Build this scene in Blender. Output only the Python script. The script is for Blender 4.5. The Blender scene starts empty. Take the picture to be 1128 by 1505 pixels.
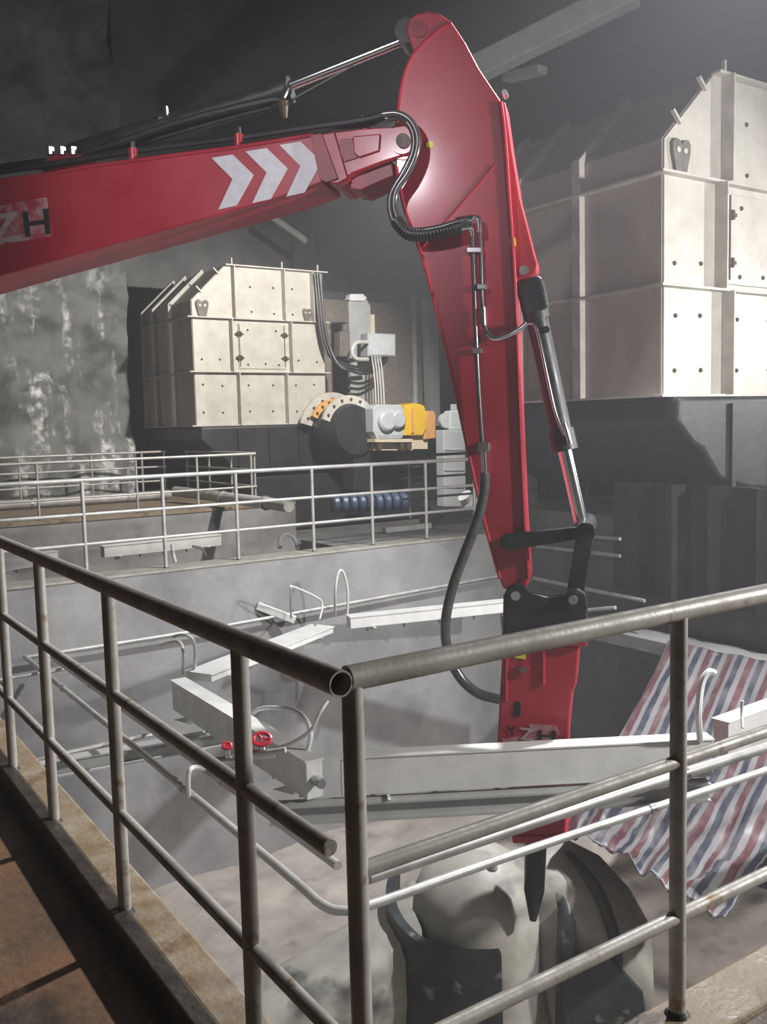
import bpy, math, random
from mathutils import Vector, Matrix, noise
random.seed(7)
scn = bpy.context.scene
col = scn.collection

# ------------------------------------------------------------------ camera
F, PITCH, ROLL, YAW = 1365.0, math.radians(5.445), math.radians(-1.4656), math.radians(33.88)
CAM = Vector((0, 0, 1.6))
RIGHT = Vector((math.cos(YAW), -math.sin(YAW), 0))
FWDH = Vector((math.sin(YAW), math.cos(YAW), 0))
FWD = FWDH * math.cos(PITCH) + Vector((0, 0, -math.sin(PITCH)))
DOWN0 = -FWDH * math.sin(PITCH) + Vector((0, 0, -math.cos(PITCH)))
_c, _s = math.cos(ROLL), math.sin(ROLL)
CX = RIGHT * _c - DOWN0 * _s           # image right in the world
CY = RIGHT * _s + DOWN0 * _c           # image down in the world
cam_d = bpy.data.cameras.new('camera'); cam = bpy.data.objects.new('camera', cam_d); col.objects.link(cam)
mw = Matrix((( CX.x, -CY.x, -FWD.x, CAM.x), (CX.y, -CY.y, -FWD.y, CAM.y), (CX.z, -CY.z, -FWD.z, CAM.z), (0, 0, 0, 1)))
cam.matrix_world = mw
cam_d.sensor_fit = 'VERTICAL'; cam_d.sensor_height = 36.0; cam_d.lens = 36.0 * F / 1505.0
cam_d.clip_start = 0.05; cam_d.clip_end = 200
scn.camera = cam

# ------------------------------------------------------------------ exposure, world, lamps of the chamber
vs = scn.view_settings
vs.view_transform = 'Standard'; vs.look = 'None'; vs.gamma = 1.0; vs.exposure = 0.0; vs.use_curve_mapping = False
w = bpy.data.worlds.new('world'); scn.world = w; w.use_nodes = True
w.node_tree.nodes['Background'].inputs[0].default_value = (0.8, 0.9, 1.0, 1)
w.node_tree.nodes['Background'].inputs[1].default_value = 0.0
def flood(name, loc, target, watts, size_deg, color=(1, 1, 1), radius=0.12, blend=0.6):
    l = bpy.data.lights.new(name, 'SPOT'); l.energy = watts; l.color = color
    l.spot_size = math.radians(size_deg); l.spot_blend = blend; l.shadow_soft_size = radius
    o = bpy.data.objects.new(name, l); col.objects.link(o); o.location = loc
    o.rotation_euler = (Vector(target) - Vector(loc)).to_track_quat('-Z', 'Y').to_euler()
    return o
flood('flood_light', (8.3, -0.9, 3.1), (4.2, 4.6, 0.4), 2900, 150, (1.0, 0.98, 0.95), 0.14)            # floodlight on the near walkway
flood('flood_light', (15.6, 1.6, 3.2), (9.2, 7.0, 2.0), 2400, 56, (1.0, 0.99, 0.97), 0.15)              # floodlight far right
flood('flood_light', (7.8, 4.6, 6.8), (3.5, 6.6, -2.0), 5200, 80, (0.97, 0.98, 1.0), 0.15, 0.5)         # lamp over the pit
flood('flood_light', (9.6, 12.0, 6.6), (8.8, 20.5, 0.6), 5200, 88, (1.0, 0.96, 0.90), 0.15, 0.5)        # lamp over the second pit
flood('flood_light', (-1.6, 2.4, 5.1), (3.2, 6.5, 3.5), 950, 40, (1.0, 0.93, 1.0), 0.12, 0.9)            # work light aimed at the boom joint

# ------------------------------------------------------------------ measuring helpers: a line of sight met with a real plane
def ray(x, y):
    return FWD + CX * ((x - 564.0) / F) + CY * ((y - 752.5) / F)
def onX(x, y, X): d = ray(x, y); return CAM + d * (X / d.x)
def onY(x, y, Y): d = ray(x, y); return CAM + d * (Y / d.y)
def onZ(x, y, z): d = ray(x, y); return CAM + d * ((z - 1.6) / d.z)
def onD(x, y, D): return CAM + ray(x, y) * D
def onP(x, y, p, n): d = ray(x, y); return CAM + d * ((Vector(p) - CAM).dot(n) / d.dot(n))

# ------------------------------------------------------------------ mesh helpers
class MB:
    def __init__(s): s.v = []; s.f = []
    def add(s, vs, fs):
        o = len(s.v); s.v += [Vector(v) for v in vs]; s.f += [tuple(i + o for i in f) for f in fs]; return s
    def box(s, lo, hi):
        (a, b, c), (d, e, f) = lo, hi
        return s.add([(a,b,c),(d,b,c),(d,e,c),(a,e,c),(a,b,f),(d,b,f),(d,e,f),(a,e,f)],
                     [(0,3,2,1),(4,5,6,7),(0,1,5,4),(1,2,6,5),(2,3,7,6),(3,0,4,7)])
    def prism(s, pts, vec):
        n = len(pts); vec = Vector(vec); p = [Vector(q) for q in pts]
        return s.add(p + [q + vec for q in p], [tuple(range(n)), tuple(range(2*n-1, n-1, -1))] + [(i, i+n, (i+1) % n + n, (i+1) % n) for i in range(n)])
    def bar(s, a, b, w, h, up=(0, 0, 1), roll=0):
        a, b = Vector(a), Vector(b); d = (b - a).normalized(); u = Vector(up)
        x = d.cross(u)
        if x.length < 1e-4: x = d.cross(Vector((1, 0, 0)))
        x.normalize(); y = x.cross(d).normalized()
        q = [x*(-w/2)+y*(-h/2), x*(w/2)+y*(-h/2), x*(w/2)+y*(h/2), x*(-w/2)+y*(h/2)]
        return s.prism([a + k for k in q], b - a)
    def tube(s, pts, r, n=10, caps=True):
        P = [Vector(p) for p in pts]; m = len(P); R = r if isinstance(r, (list, tuple)) else [r]*m
        o = len(s.v); T = []
        for i in range(m):
            T.append((P[min(i+1, m-1)] - P[max(i-1, 0)]).normalized())
        x = T[0].orthogonal().normalized()
        for i in range(m):
            x = (x - T[i]*x.dot(T[i])).normalized(); y = T[i].cross(x)
            for k in range(n):
                a = 2*math.pi*k/n; s.v.append(P[i] + (x*math.cos(a) + y*math.sin(a))*R[i])
        for i in range(m-1):
            for k in range(n):
                s.f.append((o+i*n+k, o+i*n+(k+1) % n, o+(i+1)*n+(k+1) % n, o+(i+1)*n+k))
        if caps:
            s.f.append(tuple(o+k for k in range(n-1, -1, -1))); s.f.append(tuple(o+(m-1)*n+k for k in range(n)))
        return s
    def cyl(s, a, b, r, n=16): return s.tube([a, b], r, n)
    def lathe(s, prof, c, n=32, a0=0, a1=2*math.pi):
        c = Vector(c); full = abs(a1-a0-2*math.pi) < 1e-6; k = n if full else n+1; o = len(s.v); m = len(prof)
        for j in range(k):
            a = a0 + (a1-a0)*j/n
            for r, z in prof: s.v.append(c + Vector((r*math.cos(a), r*math.sin(a), z)))
        for j in range(n):
            for i in range(m-1):
                j2 = (j+1) % k
                s.f.append((o+j*m+i, o+j2*m+i, o+j2*m+i+1, o+j*m+i+1))
        return s
    def build(s, name, mat, parent=None, smooth=False, bevel=0, seg=2):
        me = bpy.data.meshes.new(name); base = parent_origin(parent)
        me.from_pydata([v - base for v in s.v], [], s.f); me.update()
        if smooth:
            me.polygons.foreach_set('use_smooth', [True]*len(me.polygons))
            try: me.set_sharp_from_angle(angle=math.radians(40))
            except Exception: pass
        import bmesh
        bm = bmesh.new(); bm.from_mesh(me); bmesh.ops.recalc_face_normals(bm, faces=bm.faces); bm.to_mesh(me); bm.free()
        me.materials.append(M[mat])
        o = bpy.data.objects.new(name, me); col.objects.link(o)
        if parent: o.parent = parent
        if bevel:
            b = o.modifiers.new('bevel', 'BEVEL'); b.width = bevel; b.segments = seg; b.limit_method = 'ANGLE'; b.angle_limit = math.radians(35)
        return o
def parent_origin(p):
    v = Vector((0, 0, 0))
    while p: v += p.location; p = p.parent
    return v
def tag(o, label, cat, group=None):
    o['label'] = label; o['category'] = cat
    if group: o['group'] = group
    return o
def thing(name, label, cat, loc, group=None):
    o = bpy.data.objects.new(name, None); col.objects.link(o); o.location = loc; o.empty_display_size = 0.2
    return tag(o, label, cat, group)
def struct(o, label=None, cat=None):
    o['kind'] = 'structure'
    if label: o['label'] = label
    if cat: o['category'] = cat
    return o
def smooth_path(pts, n=6):
    P = [Vector(p) for p in pts]; out = []
    for i in range(len(P)-1):
        p0, p1, p2, p3 = P[max(i-1,0)], P[i], P[i+1], P[min(i+2, len(P)-1)]
        for k in range(n):
            t = k/n
            out.append(0.5*((2*p1) + (p2-p0)*t + (2*p0-5*p1+4*p2-p3)*t*t + (3*p1-p0-3*p2+p3)*t**3))
    out.append(P[-1]); return out

# ------------------------------------------------------------------ materials
M = {}
def mat(name, base, base2=None, rough=0.5, rough2=None, metal=0.0, scale=6.0, bump=0.0, bscale=40.0, stretch=(1,1,1), lo=0.35, hi=0.65, coat=0.0, spec=0.5, third=None):
    m = bpy.data.materials.new(name); m.use_nodes = True; N = m.node_tree.nodes; L = m.node_tree.links
    b = N['Principled BSDF']; b.inputs['Metallic'].default_value = metal; b.inputs['Roughness'].default_value = rough
    b.inputs['Coat Weight'].default_value = coat; b.inputs['Coat Roughness'].default_value = 0.15
    b.inputs['Specular IOR Level'].default_value = spec
    b.inputs['Base Color'].default_value = (*base, 1)
    g = N.new('ShaderNodeNewGeometry'); mp = N.new('ShaderNodeMapping'); mp.inputs['Scale'].default_value = stretch
    L.new(g.outputs['Position'], mp.inputs['Vector'])
    if base2:
        t = N.new('ShaderNodeTexNoise'); t.inputs['Scale'].default_value = scale; t.inputs['Detail'].default_value = 6; t.inputs['Roughness'].default_value = 0.62
        L.new(mp.outputs[0], t.inputs['Vector'])
        r = N.new('ShaderNodeValToRGB'); r.color_ramp.elements[0].position = lo; r.color_ramp.elements[1].position = hi
        r.color_ramp.elements[0].color = (*base, 1); r.color_ramp.elements[1].color = (*base2, 1)
        L.new(t.outputs['Fac'], r.inputs['Fac']); out = r.outputs['Color']
        if third:
            c3, sc3, p0, p1 = third
            t3 = N.new('ShaderNodeTexNoise'); t3.inputs['Scale'].default_value = sc3; t3.inputs['Detail'].default_value = 5
            L.new(mp.outputs[0], t3.inputs['Vector'])
            r3 = N.new('ShaderNodeMapRange'); r3.inputs['From Min'].default_value = p0; r3.inputs['From Max'].default_value = p1
            L.new(t3.outputs['Fac'], r3.inputs['Value'])
            mx = N.new('ShaderNodeMix'); mx.data_type = 'RGBA'; L.new(r3.outputs[0], mx.inputs['Factor'])
            L.new(out, mx.inputs['A']); mx.inputs['B'].default_value = (*c3, 1); out = mx.outputs['Result']
        L.new(out, b.inputs['Base Color'])
        if rough2 is not None:
            rr = N.new('ShaderNodeMapRange'); rr.inputs['From Min'].default_value = lo; rr.inputs['From Max'].default_value = hi
            rr.inputs['To Min'].default_value = rough; rr.inputs['To Max'].default_value = rough2
            L.new(t.outputs['Fac'], rr.inputs['Value']); L.new(rr.outputs[0], b.inputs['Roughness'])
    if bump:
        t2 = N.new('ShaderNodeTexNoise'); t2.inputs['Scale'].default_value = bscale; t2.inputs['Detail'].default_value = 5
        L.new(mp.outputs[0], t2.inputs['Vector'])
        bp = N.new('ShaderNodeBump'); bp.inputs['Strength'].default_value = bump; bp.inputs['Distance'].default_value = 0.02
        L.new(t2.outputs['Fac'], bp.inputs['Height']); L.new(bp.outputs[0], b.inputs['Normal'])
    M[name] = m; return m
mat('red', (0.36,0.012,0.03), (0.43,0.022,0.045), rough=0.36, rough2=0.46, scale=1.6, coat=0.25)
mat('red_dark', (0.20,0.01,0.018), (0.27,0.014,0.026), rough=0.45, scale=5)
mat('chevron', (0.70,0.72,0.75), (0.60,0.61,0.64), rough=0.42, scale=14)
mat('decal_grey', (0.40,0.30,0.31), (0.55,0.46,0.47), rough=0.55, scale=30)
mat('black_paint', (0.012,0.013,0.016), (0.03,0.032,0.036), rough=0.34, rough2=0.5, scale=7)
mat('rubber', (0.012,0.012,0.013), (0.03,0.03,0.032), rough=0.42, scale=12)
mat('chrome', (0.82,0.83,0.85), rough=0.14, metal=1.0)
mat('steel_fit', (0.55,0.55,0.56), (0.42,0.42,0.43), rough=0.3, metal=0.9, scale=20)
mat('galv', (0.42,0.405,0.37), (0.29,0.27,0.235), rough=0.42, rough2=0.62, metal=0.2, scale=9, lo=0.4, hi=0.66, third=((0.20,0.12,0.06), 16, 0.62, 0.72), bump=0.05, bscale=70)
mat('galv_far', (0.50,0.50,0.48), (0.36,0.35,0.33), rough=0.45, metal=0.3, scale=5)
mat('stainless', (0.74,0.74,0.72), (0.60,0.60,0.58), rough=0.42, rough2=0.55, metal=0.15, scale=4)
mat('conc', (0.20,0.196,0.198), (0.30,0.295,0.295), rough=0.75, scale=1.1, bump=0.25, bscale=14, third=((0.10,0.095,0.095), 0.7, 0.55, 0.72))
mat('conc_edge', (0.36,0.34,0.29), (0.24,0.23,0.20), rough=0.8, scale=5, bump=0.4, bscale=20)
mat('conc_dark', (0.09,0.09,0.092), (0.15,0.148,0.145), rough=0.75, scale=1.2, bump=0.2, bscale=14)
mat('kerb', (0.20,0.135,0.075), (0.27,0.225,0.165), rough=0.38, rough2=0.7, scale=7, bump=0.2, bscale=45, third=((0.10,0.055,0.025), 4, 0.56, 0.68))
mat('walk', (0.21,0.115,0.062), (0.10,0.065,0.042), rough=0.30, rough2=0.55, scale=3.2, bump=0.35, bscale=28, third=((0.035,0.03,0.024), 2.0, 0.52, 0.68))
mat('walk_grey', (0.33,0.32,0.31), (0.24,0.21,0.17), rough=0.6, scale=4, bump=0.3, bscale=40)
mat('iron', (0.018,0.016,0.014), (0.045,0.036,0.027), rough=0.45, scale=9, bump=0.3, bscale=30)
mat('pit_floor', (0.42,0.37,0.33), (0.29,0.26,0.23), rough=0.85, scale=1.7, bump=0.5, bscale=9, third=((0.11,0.095,0.085), 1.1, 0.55, 0.68))
mat('dust_steel', (0.46,0.44,0.385), (0.30,0.295,0.26), rough=0.42, rough2=0.65, scale=2.5, bump=0.2, bscale=10, third=((0.08,0.08,0.08), 1.6, 0.60, 0.72))
mat('dark_steel', (0.020,0.024,0.028), (0.05,0.056,0.058), rough=0.4, scale=4, third=((0.23,0.22,0.2), 4.5, 0.63, 0.71))
mat('panel', (0.56,0.54,0.49), (0.45,0.425,0.375), rough=0.40, rough2=0.5, scale=3.0, bump=0.08, bscale=60, third=((0.36,0.31,0.24), 13, 0.68, 0.78))
mat('panel_brown', (0.42,0.375,0.335), (0.33,0.29,0.26), rough=0.6, scale=2.0, bump=0.1, bscale=30, stretch=(1,1,0.4))  # hood body, darker and browner than the front panels
mat('panel_rib', (0.55,0.53,0.48), (0.42,0.40,0.36), rough=0.55, scale=5)
mat('rust_dot', (0.07,0.045,0.03), rough=0.8)
mat('trough', (0.010,0.011,0.013), (0.024,0.026,0.029), rough=0.5, scale=1.5, bump=0.2, bscale=8)
mat('gear_grey', (0.52,0.56,0.58), (0.44,0.47,0.49), rough=0.4, scale=6)
mat('yellow', (0.80,0.50,0.02), (0.70,0.42,0.02), rough=0.42, scale=6)
mat('orange', (0.72,0.38,0.12), (0.60,0.32,0.10), rough=0.5, scale=6)
mat('cream', (0.72,0.62,0.45), (0.60,0.50,0.36), rough=0.5, scale=5)
mat('stone_panel', (0.36,0.315,0.26), (0.25,0.22,0.185), rough=0.75, scale=9, bump=0.2, bscale=25)
mat('cab_grey', (0.42,0.44,0.46), (0.36,0.38,0.4), rough=0.5, scale=3)
mat('blue_dark', (0.03,0.05,0.10), (0.05,0.075,0.13), rough=0.4, scale=5)
mat('white_cloth', (0.75,0.76,0.78), (0.65,0.66,0.68), rough=0.6, scale=6)
mat('hose_grey', (0.50,0.50,0.48), rough=0.45)
mat('valve_red', (0.50,0.02,0.04), rough=0.4)
mat('beam_grey', (0.40,0.41,0.40), (0.33,0.335,0.33), rough=0.6, scale=4)
mat('wall_dark', (0.055,0.058,0.058), (0.085,0.088,0.088), rough=0.8, scale=0.6, bump=0.4, bscale=4)
mat('sticker', (0.75,0.66,0.05), rough=0.4)
mat('print_black', (0.012,0.012,0.012), rough=0.5)
# rock wall with white lime runs
def rock_mat():
    m = mat('rock', (0.10,0.103,0.10), (0.22,0.222,0.215), rough=0.55, rough2=0.8, scale=0.9, bump=0.6, bscale=5)
    N = m.node_tree.nodes; L = m.node_tree.links; b = N['Principled BSDF']
    src = b.inputs['Base Color'].links[0].from_socket
    g = N.new('ShaderNodeNewGeometry'); mp = N.new('ShaderNodeMapping'); mp.inputs['Scale'].default_value = (2.6, 2.6, 0.16)
    L.new(g.outputs['Position'], mp.inputs['Vector'])
    t = N.new('ShaderNodeTexNoise'); t.inputs['Scale'].default_value = 1.0; t.inputs['Detail'].default_value = 4; L.new(mp.outputs[0], t.inputs['Vector'])
    r = N.new('ShaderNodeMapRange'); r.inputs['From Min'].default_value = 0.50; r.inputs['From Max'].default_value = 0.62; L.new(t.outputs['Fac'], r.inputs['Value'])
    t2 = N.new('ShaderNodeTexNoise'); t2.inputs['Scale'].default_value = 5.0; t2.inputs['Detail'].default_value = 6; L.new(g.outputs['Position'], t2.inputs['Vector'])
    r2 = N.new('ShaderNodeMapRange'); r2.inputs['From Min'].default_value = 0.42; r2.inputs['From Max'].default_value = 0.62; L.new(t2.outputs['Fac'], r2.inputs['Value'])
    mu = N.new('ShaderNodeMath'); mu.operation = 'MULTIPLY'; L.new(r.outputs[0], mu.inputs[0]); L.new(r2.outputs[0], mu.inputs[1])
    sz = N.new('ShaderNodeSeparateXYZ'); L.new(g.outputs['Position'], sz.inputs[0])
    rz = N.new('ShaderNodeMapRange'); rz.inputs['From Min'].default_value = 6.0; rz.inputs['From Max'].default_value = 4.2; L.new(sz.outputs['Z'], rz.inputs['Value'])
    mu2 = N.new('ShaderNodeMath'); mu2.operation = 'MULTIPLY'; L.new(mu.outputs[0], mu2.inputs[0]); L.new(rz.outputs[0], mu2.inputs[1]); mu = mu2
    mx = N.new('ShaderNodeMix'); mx.data_type = 'RGBA'; L.new(mu.outputs[0], mx.inputs['Factor']); L.new(src, mx.inputs['A']); mx.inputs['B'].default_value = (0.74,0.75,0.74,1)
    L.new(mx.outputs['Result'], b.inputs['Base Color'])
rock_mat()
def tarp_mat():
    m = bpy.data.materials.new('tarp'); m.use_nodes = True; N = m.node_tree.nodes; L = m.node_tree.links; b = N['Principled BSDF']
    uv = N.new('ShaderNodeUVMap'); uv.uv_map = 'UVMap'
    sx = N.new('ShaderNodeSeparateXYZ'); L.new(uv.outputs[0], sx.inputs[0])
    mu = N.new('ShaderNodeMath'); mu.operation = 'MULTIPLY'; mu.inputs[1].default_value = 8.0; L.new(sx.outputs['X'], mu.inputs[0])
    fr = N.new('ShaderNodeMath'); fr.operation = 'FRACT'; L.new(mu.outputs[0], fr.inputs[0])
    r = N.new('ShaderNodeValToRGB'); cr = r.color_ramp; cr.interpolation = 'LINEAR'
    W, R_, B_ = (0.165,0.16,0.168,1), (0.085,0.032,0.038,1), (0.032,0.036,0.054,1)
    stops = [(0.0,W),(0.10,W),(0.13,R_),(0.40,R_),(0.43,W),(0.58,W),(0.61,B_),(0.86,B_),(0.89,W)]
    cr.elements[0].position = 0; cr.elements[0].color = W; cr.elements[1].position = 1; cr.elements[1].color = W
    for p, c in stops[1:]:
        e = cr.elements.new(p); e.color = c
    L.new(fr.outputs[0], r.inputs['Fac']); 
    t = N.new('ShaderNodeTexNoise'); t.inputs['Scale'].default_value = 9; t.inputs['Detail'].default_value = 6; L.new(uv.outputs[0], t.inputs['Vector'])
    rr = N.new('ShaderNodeMapRange'); rr.inputs['From Min'].default_value = 0.45; rr.inputs['From Max'].default_value = 0.75; rr.inputs['To Max'].default_value = 0.5; L.new(t.outputs['Fac'], rr.inputs['Value'])
    mx = N.new('ShaderNodeMix'); mx.data_type = 'RGBA'; L.new(rr.outputs[0], mx.inputs['Factor']); L.new(r.outputs['Color'], mx.inputs['A']); mx.inputs['B'].default_value = (0.25,0.23,0.23,1)
    L.new(mx.outputs['Result'], b.inputs['Base Color'])
    b.inputs['Roughness'].default_value = 0.42
    M['tarp'] = m
tarp_mat()

# ------------------------------------------------------------------ the chamber
PX0, PX1, PY0, PY1, PZ = 1.04, 9.0, 1.60, 10.10, -3.75      # first pit
QY0, QY1 = 10.5, 17.35                                     # second pit
def lumpy(name, m, o, ux, uy, nu, nv, amp, sc, nrm, smooth=True):
    b = MB(); o, ux, uy, nrm = Vector(o), Vector(ux), Vector(uy), Vector(nrm)
    for j in range(nv+1):
        for i in range(nu+1):
            p = o + ux*(i/nu) + uy*(j/nv)
            h = noise.fractal(p*sc, 1.0, 2.0, 5) * amp
            b.v.append(p + nrm*h)
    for j in range(nv):
        for i in range(nu):
            a = j*(nu+1)+i; b.f.append((a, a+1, a+nu+2, a+nu+1))
    return b.build(name, m, None, smooth)
struct(MB().box((-6, -5, -0.5), (0.85, 24, -0.10)).build('floor', 'walk'))
struct(MB().box((0.85, -5, -0.5), (14, 1.42, -0.02)).build('floor', 'walk_grey'))
b = MB(); b.box((0.91, 1.60, -0.5), (PX0, 10.1, 0.0)); b.box((0.91, 1.42, -0.5), (14, 1.60, 0.0))
struct(b.build('trim_1', 'kerb', None, False, 0.012))
struct(MB().box((0.852, 1.40, -0.3), (0.908, 24, 0.02)).build('trim_2', 'iron', None, False, 0.006))
struct(MB().box((0.91, PY0-0.3, PZ-0.3), (PX0, QY1, -0.5)).build('wall_pit_left', 'conc'))
struct(MB().box((PX0, PY0-0.3, PZ-0.3), (PX1, PY0, -0.5)).build('wall_pit_near', 'conc'))
struct(MB().box((PX0, PY1, PZ-0.3), (14, QY0, -0.03)).build('wall_pit_far', 'conc'))
struct(MB().box((0.91, PY1-0.012, -0.03), (16, QY0, 0.0)).build('trim_3', 'conc_edge', None, False, 0.01))
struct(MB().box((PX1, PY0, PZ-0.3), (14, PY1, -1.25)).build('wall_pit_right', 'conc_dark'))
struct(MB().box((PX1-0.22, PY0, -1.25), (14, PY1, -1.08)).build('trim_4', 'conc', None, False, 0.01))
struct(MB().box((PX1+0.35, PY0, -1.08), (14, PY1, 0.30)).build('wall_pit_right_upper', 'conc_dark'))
fl = lumpy('floor_pit', 'pit_floor', (PX0, PY0, PZ+0.05), (PX1-PX0, 0, 0), (0, PY1-PY0, 0), 90, 90, 0.11, 0.9, (0, 0, 1)); struct(fl)
# second pit and platforms
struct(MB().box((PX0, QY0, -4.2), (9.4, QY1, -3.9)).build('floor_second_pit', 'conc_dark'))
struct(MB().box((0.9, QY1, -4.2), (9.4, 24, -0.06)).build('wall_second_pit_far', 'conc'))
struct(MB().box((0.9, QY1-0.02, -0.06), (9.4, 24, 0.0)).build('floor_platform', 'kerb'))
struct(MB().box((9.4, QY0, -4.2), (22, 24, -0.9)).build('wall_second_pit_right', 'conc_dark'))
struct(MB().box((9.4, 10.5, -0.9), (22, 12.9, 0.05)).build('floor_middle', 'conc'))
struct(MB().box((6.3, 10.5, -0.4), (9.4, 11.5, -0.01)).build('floor_ledge', 'conc'))
# rock shell
rk = lumpy('wall_rock_back', 'rock', (-7, 23.0, -1), (14.9, 0, 0), (0, 0, 16), 150, 150, 0.75, 0.36, (0, -1, 0)); struct(rk)
struct(lumpy('wall_left', 'wall_dark', (-6.2, -6, -1), (0, 30, 0), (0, 0, 16), 40, 20, 0.5, 0.4, (1, 0, 0)))
struct(lumpy('wall_behind', 'wall_dark', (-7, -5.2, -1), (30, 0, 0), (0, 0, 16), 40, 20, 0.5, 0.4, (0, 1, 0)))
struct(lumpy('wall_right', 'wall_dark', (22, -6, -1), (0, 34, 0), (0, 0, 16), 40, 20, 0.5, 0.4, (-1, 0, 0)))
struct(lumpy('ceiling', 'wall_dark', (-7, -6, 13.5), (30, 0, 0), (0, 36, 0), 60, 60, 0.7, 0.35, (0, 0, -1)))
struct(MB().box((9.4, 25.6, -1), (24, 26.0, 14)).build('wall_tunnel_back', 'wall_dark'))
struct(MB().box((8.2, 24.0, 5.3), (22.5, 24.5, 14)).build('wall_lintel', 'conc_dark', None, False, 0.03))
struct(MB().box((12.05, 22.45, 1.95), (17.2, 22.6, 5.05)).build('wall_stone_panel', 'stone_panel'))
struct(MB().box((12.05, 23.5, -0.9), (17.2, 23.6, 1.95)).build('wall_stone_panel_lower', 'conc_dark'))
struct(MB().box((9.6, 22.6, 5.05), (22, 24.0, 5.3)).build('trim_5', 'conc_dark'))

# ------------------------------------------------------------------ railings
def railing(label, p0, p1, posts, rails, rr, pr, material, name='railing', base=None, group=None, r_n=14, hollow=False, pz=0.0, top_ext=(0, 0)):
    """straight run of pipe railing; posts: list of distances along the run"""
    p0, p1 = Vector(p0), Vector(p1); d = (p1-p0).normalized()
    t = thing(name, label, 'railing', p0, group)
    for i, (z, r) in enumerate(zip(rails, rr)):
        a, c = p0 + Vector((0, 0, z)), p1 + Vector((0, 0, z))
        if i == 0: a = a - d*top_ext[0]; c = c + d*top_ext[1]
        b = MB()
        if i == 0 and hollow:
            b.tube([a, c], r, 20, False); b.tube([a, a + d*0.25], r*0.86, 20, False)
            q = d.orthogonal().normalized(); u = d.cross(q); k = len(b.v)
            for rad in (r, r*0.86):
                for j in range(20):
                    an = 2*math.pi*j/20; b.v.append(a + (q*math.cos(an) + u*math.sin(an))*rad)
            for j in range(20): b.f.append((k+j, k+(j+1) % 20, k+20+(j+1) % 20, k+20+j))
        else:
            n = max(2, int((c-a).length/0.35))
            b.tube([a + (c-a)*(k/n) for k in range(n+1)], r, r_n)
        b.build('top_rail' if i == 0 else 'mid_rail', material, t, True)
    for s in posts:
        q = p0 + d*s
        b = MB().tube([q + Vector((0, 0, pz)), q + Vector((0, 0, rails[0]*0.5)), q + Vector((0, 0, rails[0]-rr[0]*0.3))], pr, r_n)
        po = b.build('post', material, t, True)
        MB().tube([q + Vector((0, 0, pz)), q + Vector((0, 0, pz+0.012))], [pr*1.55, pr*1.15], r_n).build('weld_collar', 'iron', po, True)
    return t
RX, RY = 0.905, 1.535
railing('near dark pipe railing running from the open corner back along the left walkway', (RX, RY+0.04, 0), (RX, 9.95, 0),
        [1.97-RY-0.04, 2.955-RY-0.04, 3.84-RY-0.04, 4.58-RY-0.04, 3.9, 4.8, 5.7, 6.6, 7.5], [1.1, 0.745, 0.345], [0.027, 0.018, 0.0175], 0.0215, 'galv', hollow=True, top_ext=(0.065, 0), r_n=18)
railing('near bright pipe railing crossing the foreground in front of the hammer', (RX+0.028, RY, 0), (9.3, RY, 0),
        [0.012, 1.94-RX-0.028, 2.0, 2.95, 3.9, 4.85, 5.8, 6.75, 7.7], [1.1, 0.70, 0.275], [0.0265, 0.0175, 0.0185], 0.022, 'galv', r_n=18)
railing('long galvanised railing along the top of the far pit wall', (0.95, 10.25, 0), (8.65, 10.25, 0),
        [1.05, 1.97, 2.88, 3.8, 4.85, 5.75, 6.64, 7.5], [1.065, 0.69, 0.36], [0.026, 0.02, 0.02], 0.022, 'galv_far')
railing('galvanised railing on the far side of the second pit', (1.0, 17.55, 0), (8.6, 17.55, 0),
        [0.3, 1.7, 3.2, 5.05, 6.3, 7.5], [1.04, 0.7, 0.36], [0.028, 0.022, 0.022], 0.024, 'galv_far')
railing('railing at the foot of the rock wall behind the second pit', (1.0, 21.6, 0), (8.2, 21.6, 0),
        [0.5, 2.2, 3.8, 5.4, 6.6, 7.15], [1.06, 0.7, 0.36], [0.03, 0.024, 0.024], 0.026, 'galv_far')
railing('short bright return railing below the distant white hood', (8.6, 17.55, 0), (8.6, 21.4, 0),
        [0.05, 1.2, 2.4, 3.7], [1.05, 0.7, 0.36], [0.028, 0.022, 0.022], 0.024, 'galv_far')
railing('railing stretch visible between the red stick and the black feeder', (8.8, 12.6, 0), (13.6, 12.6, 0),
        [0.2, 1.6, 3.0, 4.4], [1.05, 0.68, 0.34], [0.026, 0.02, 0.02], 0.022, 'galv_far')

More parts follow.
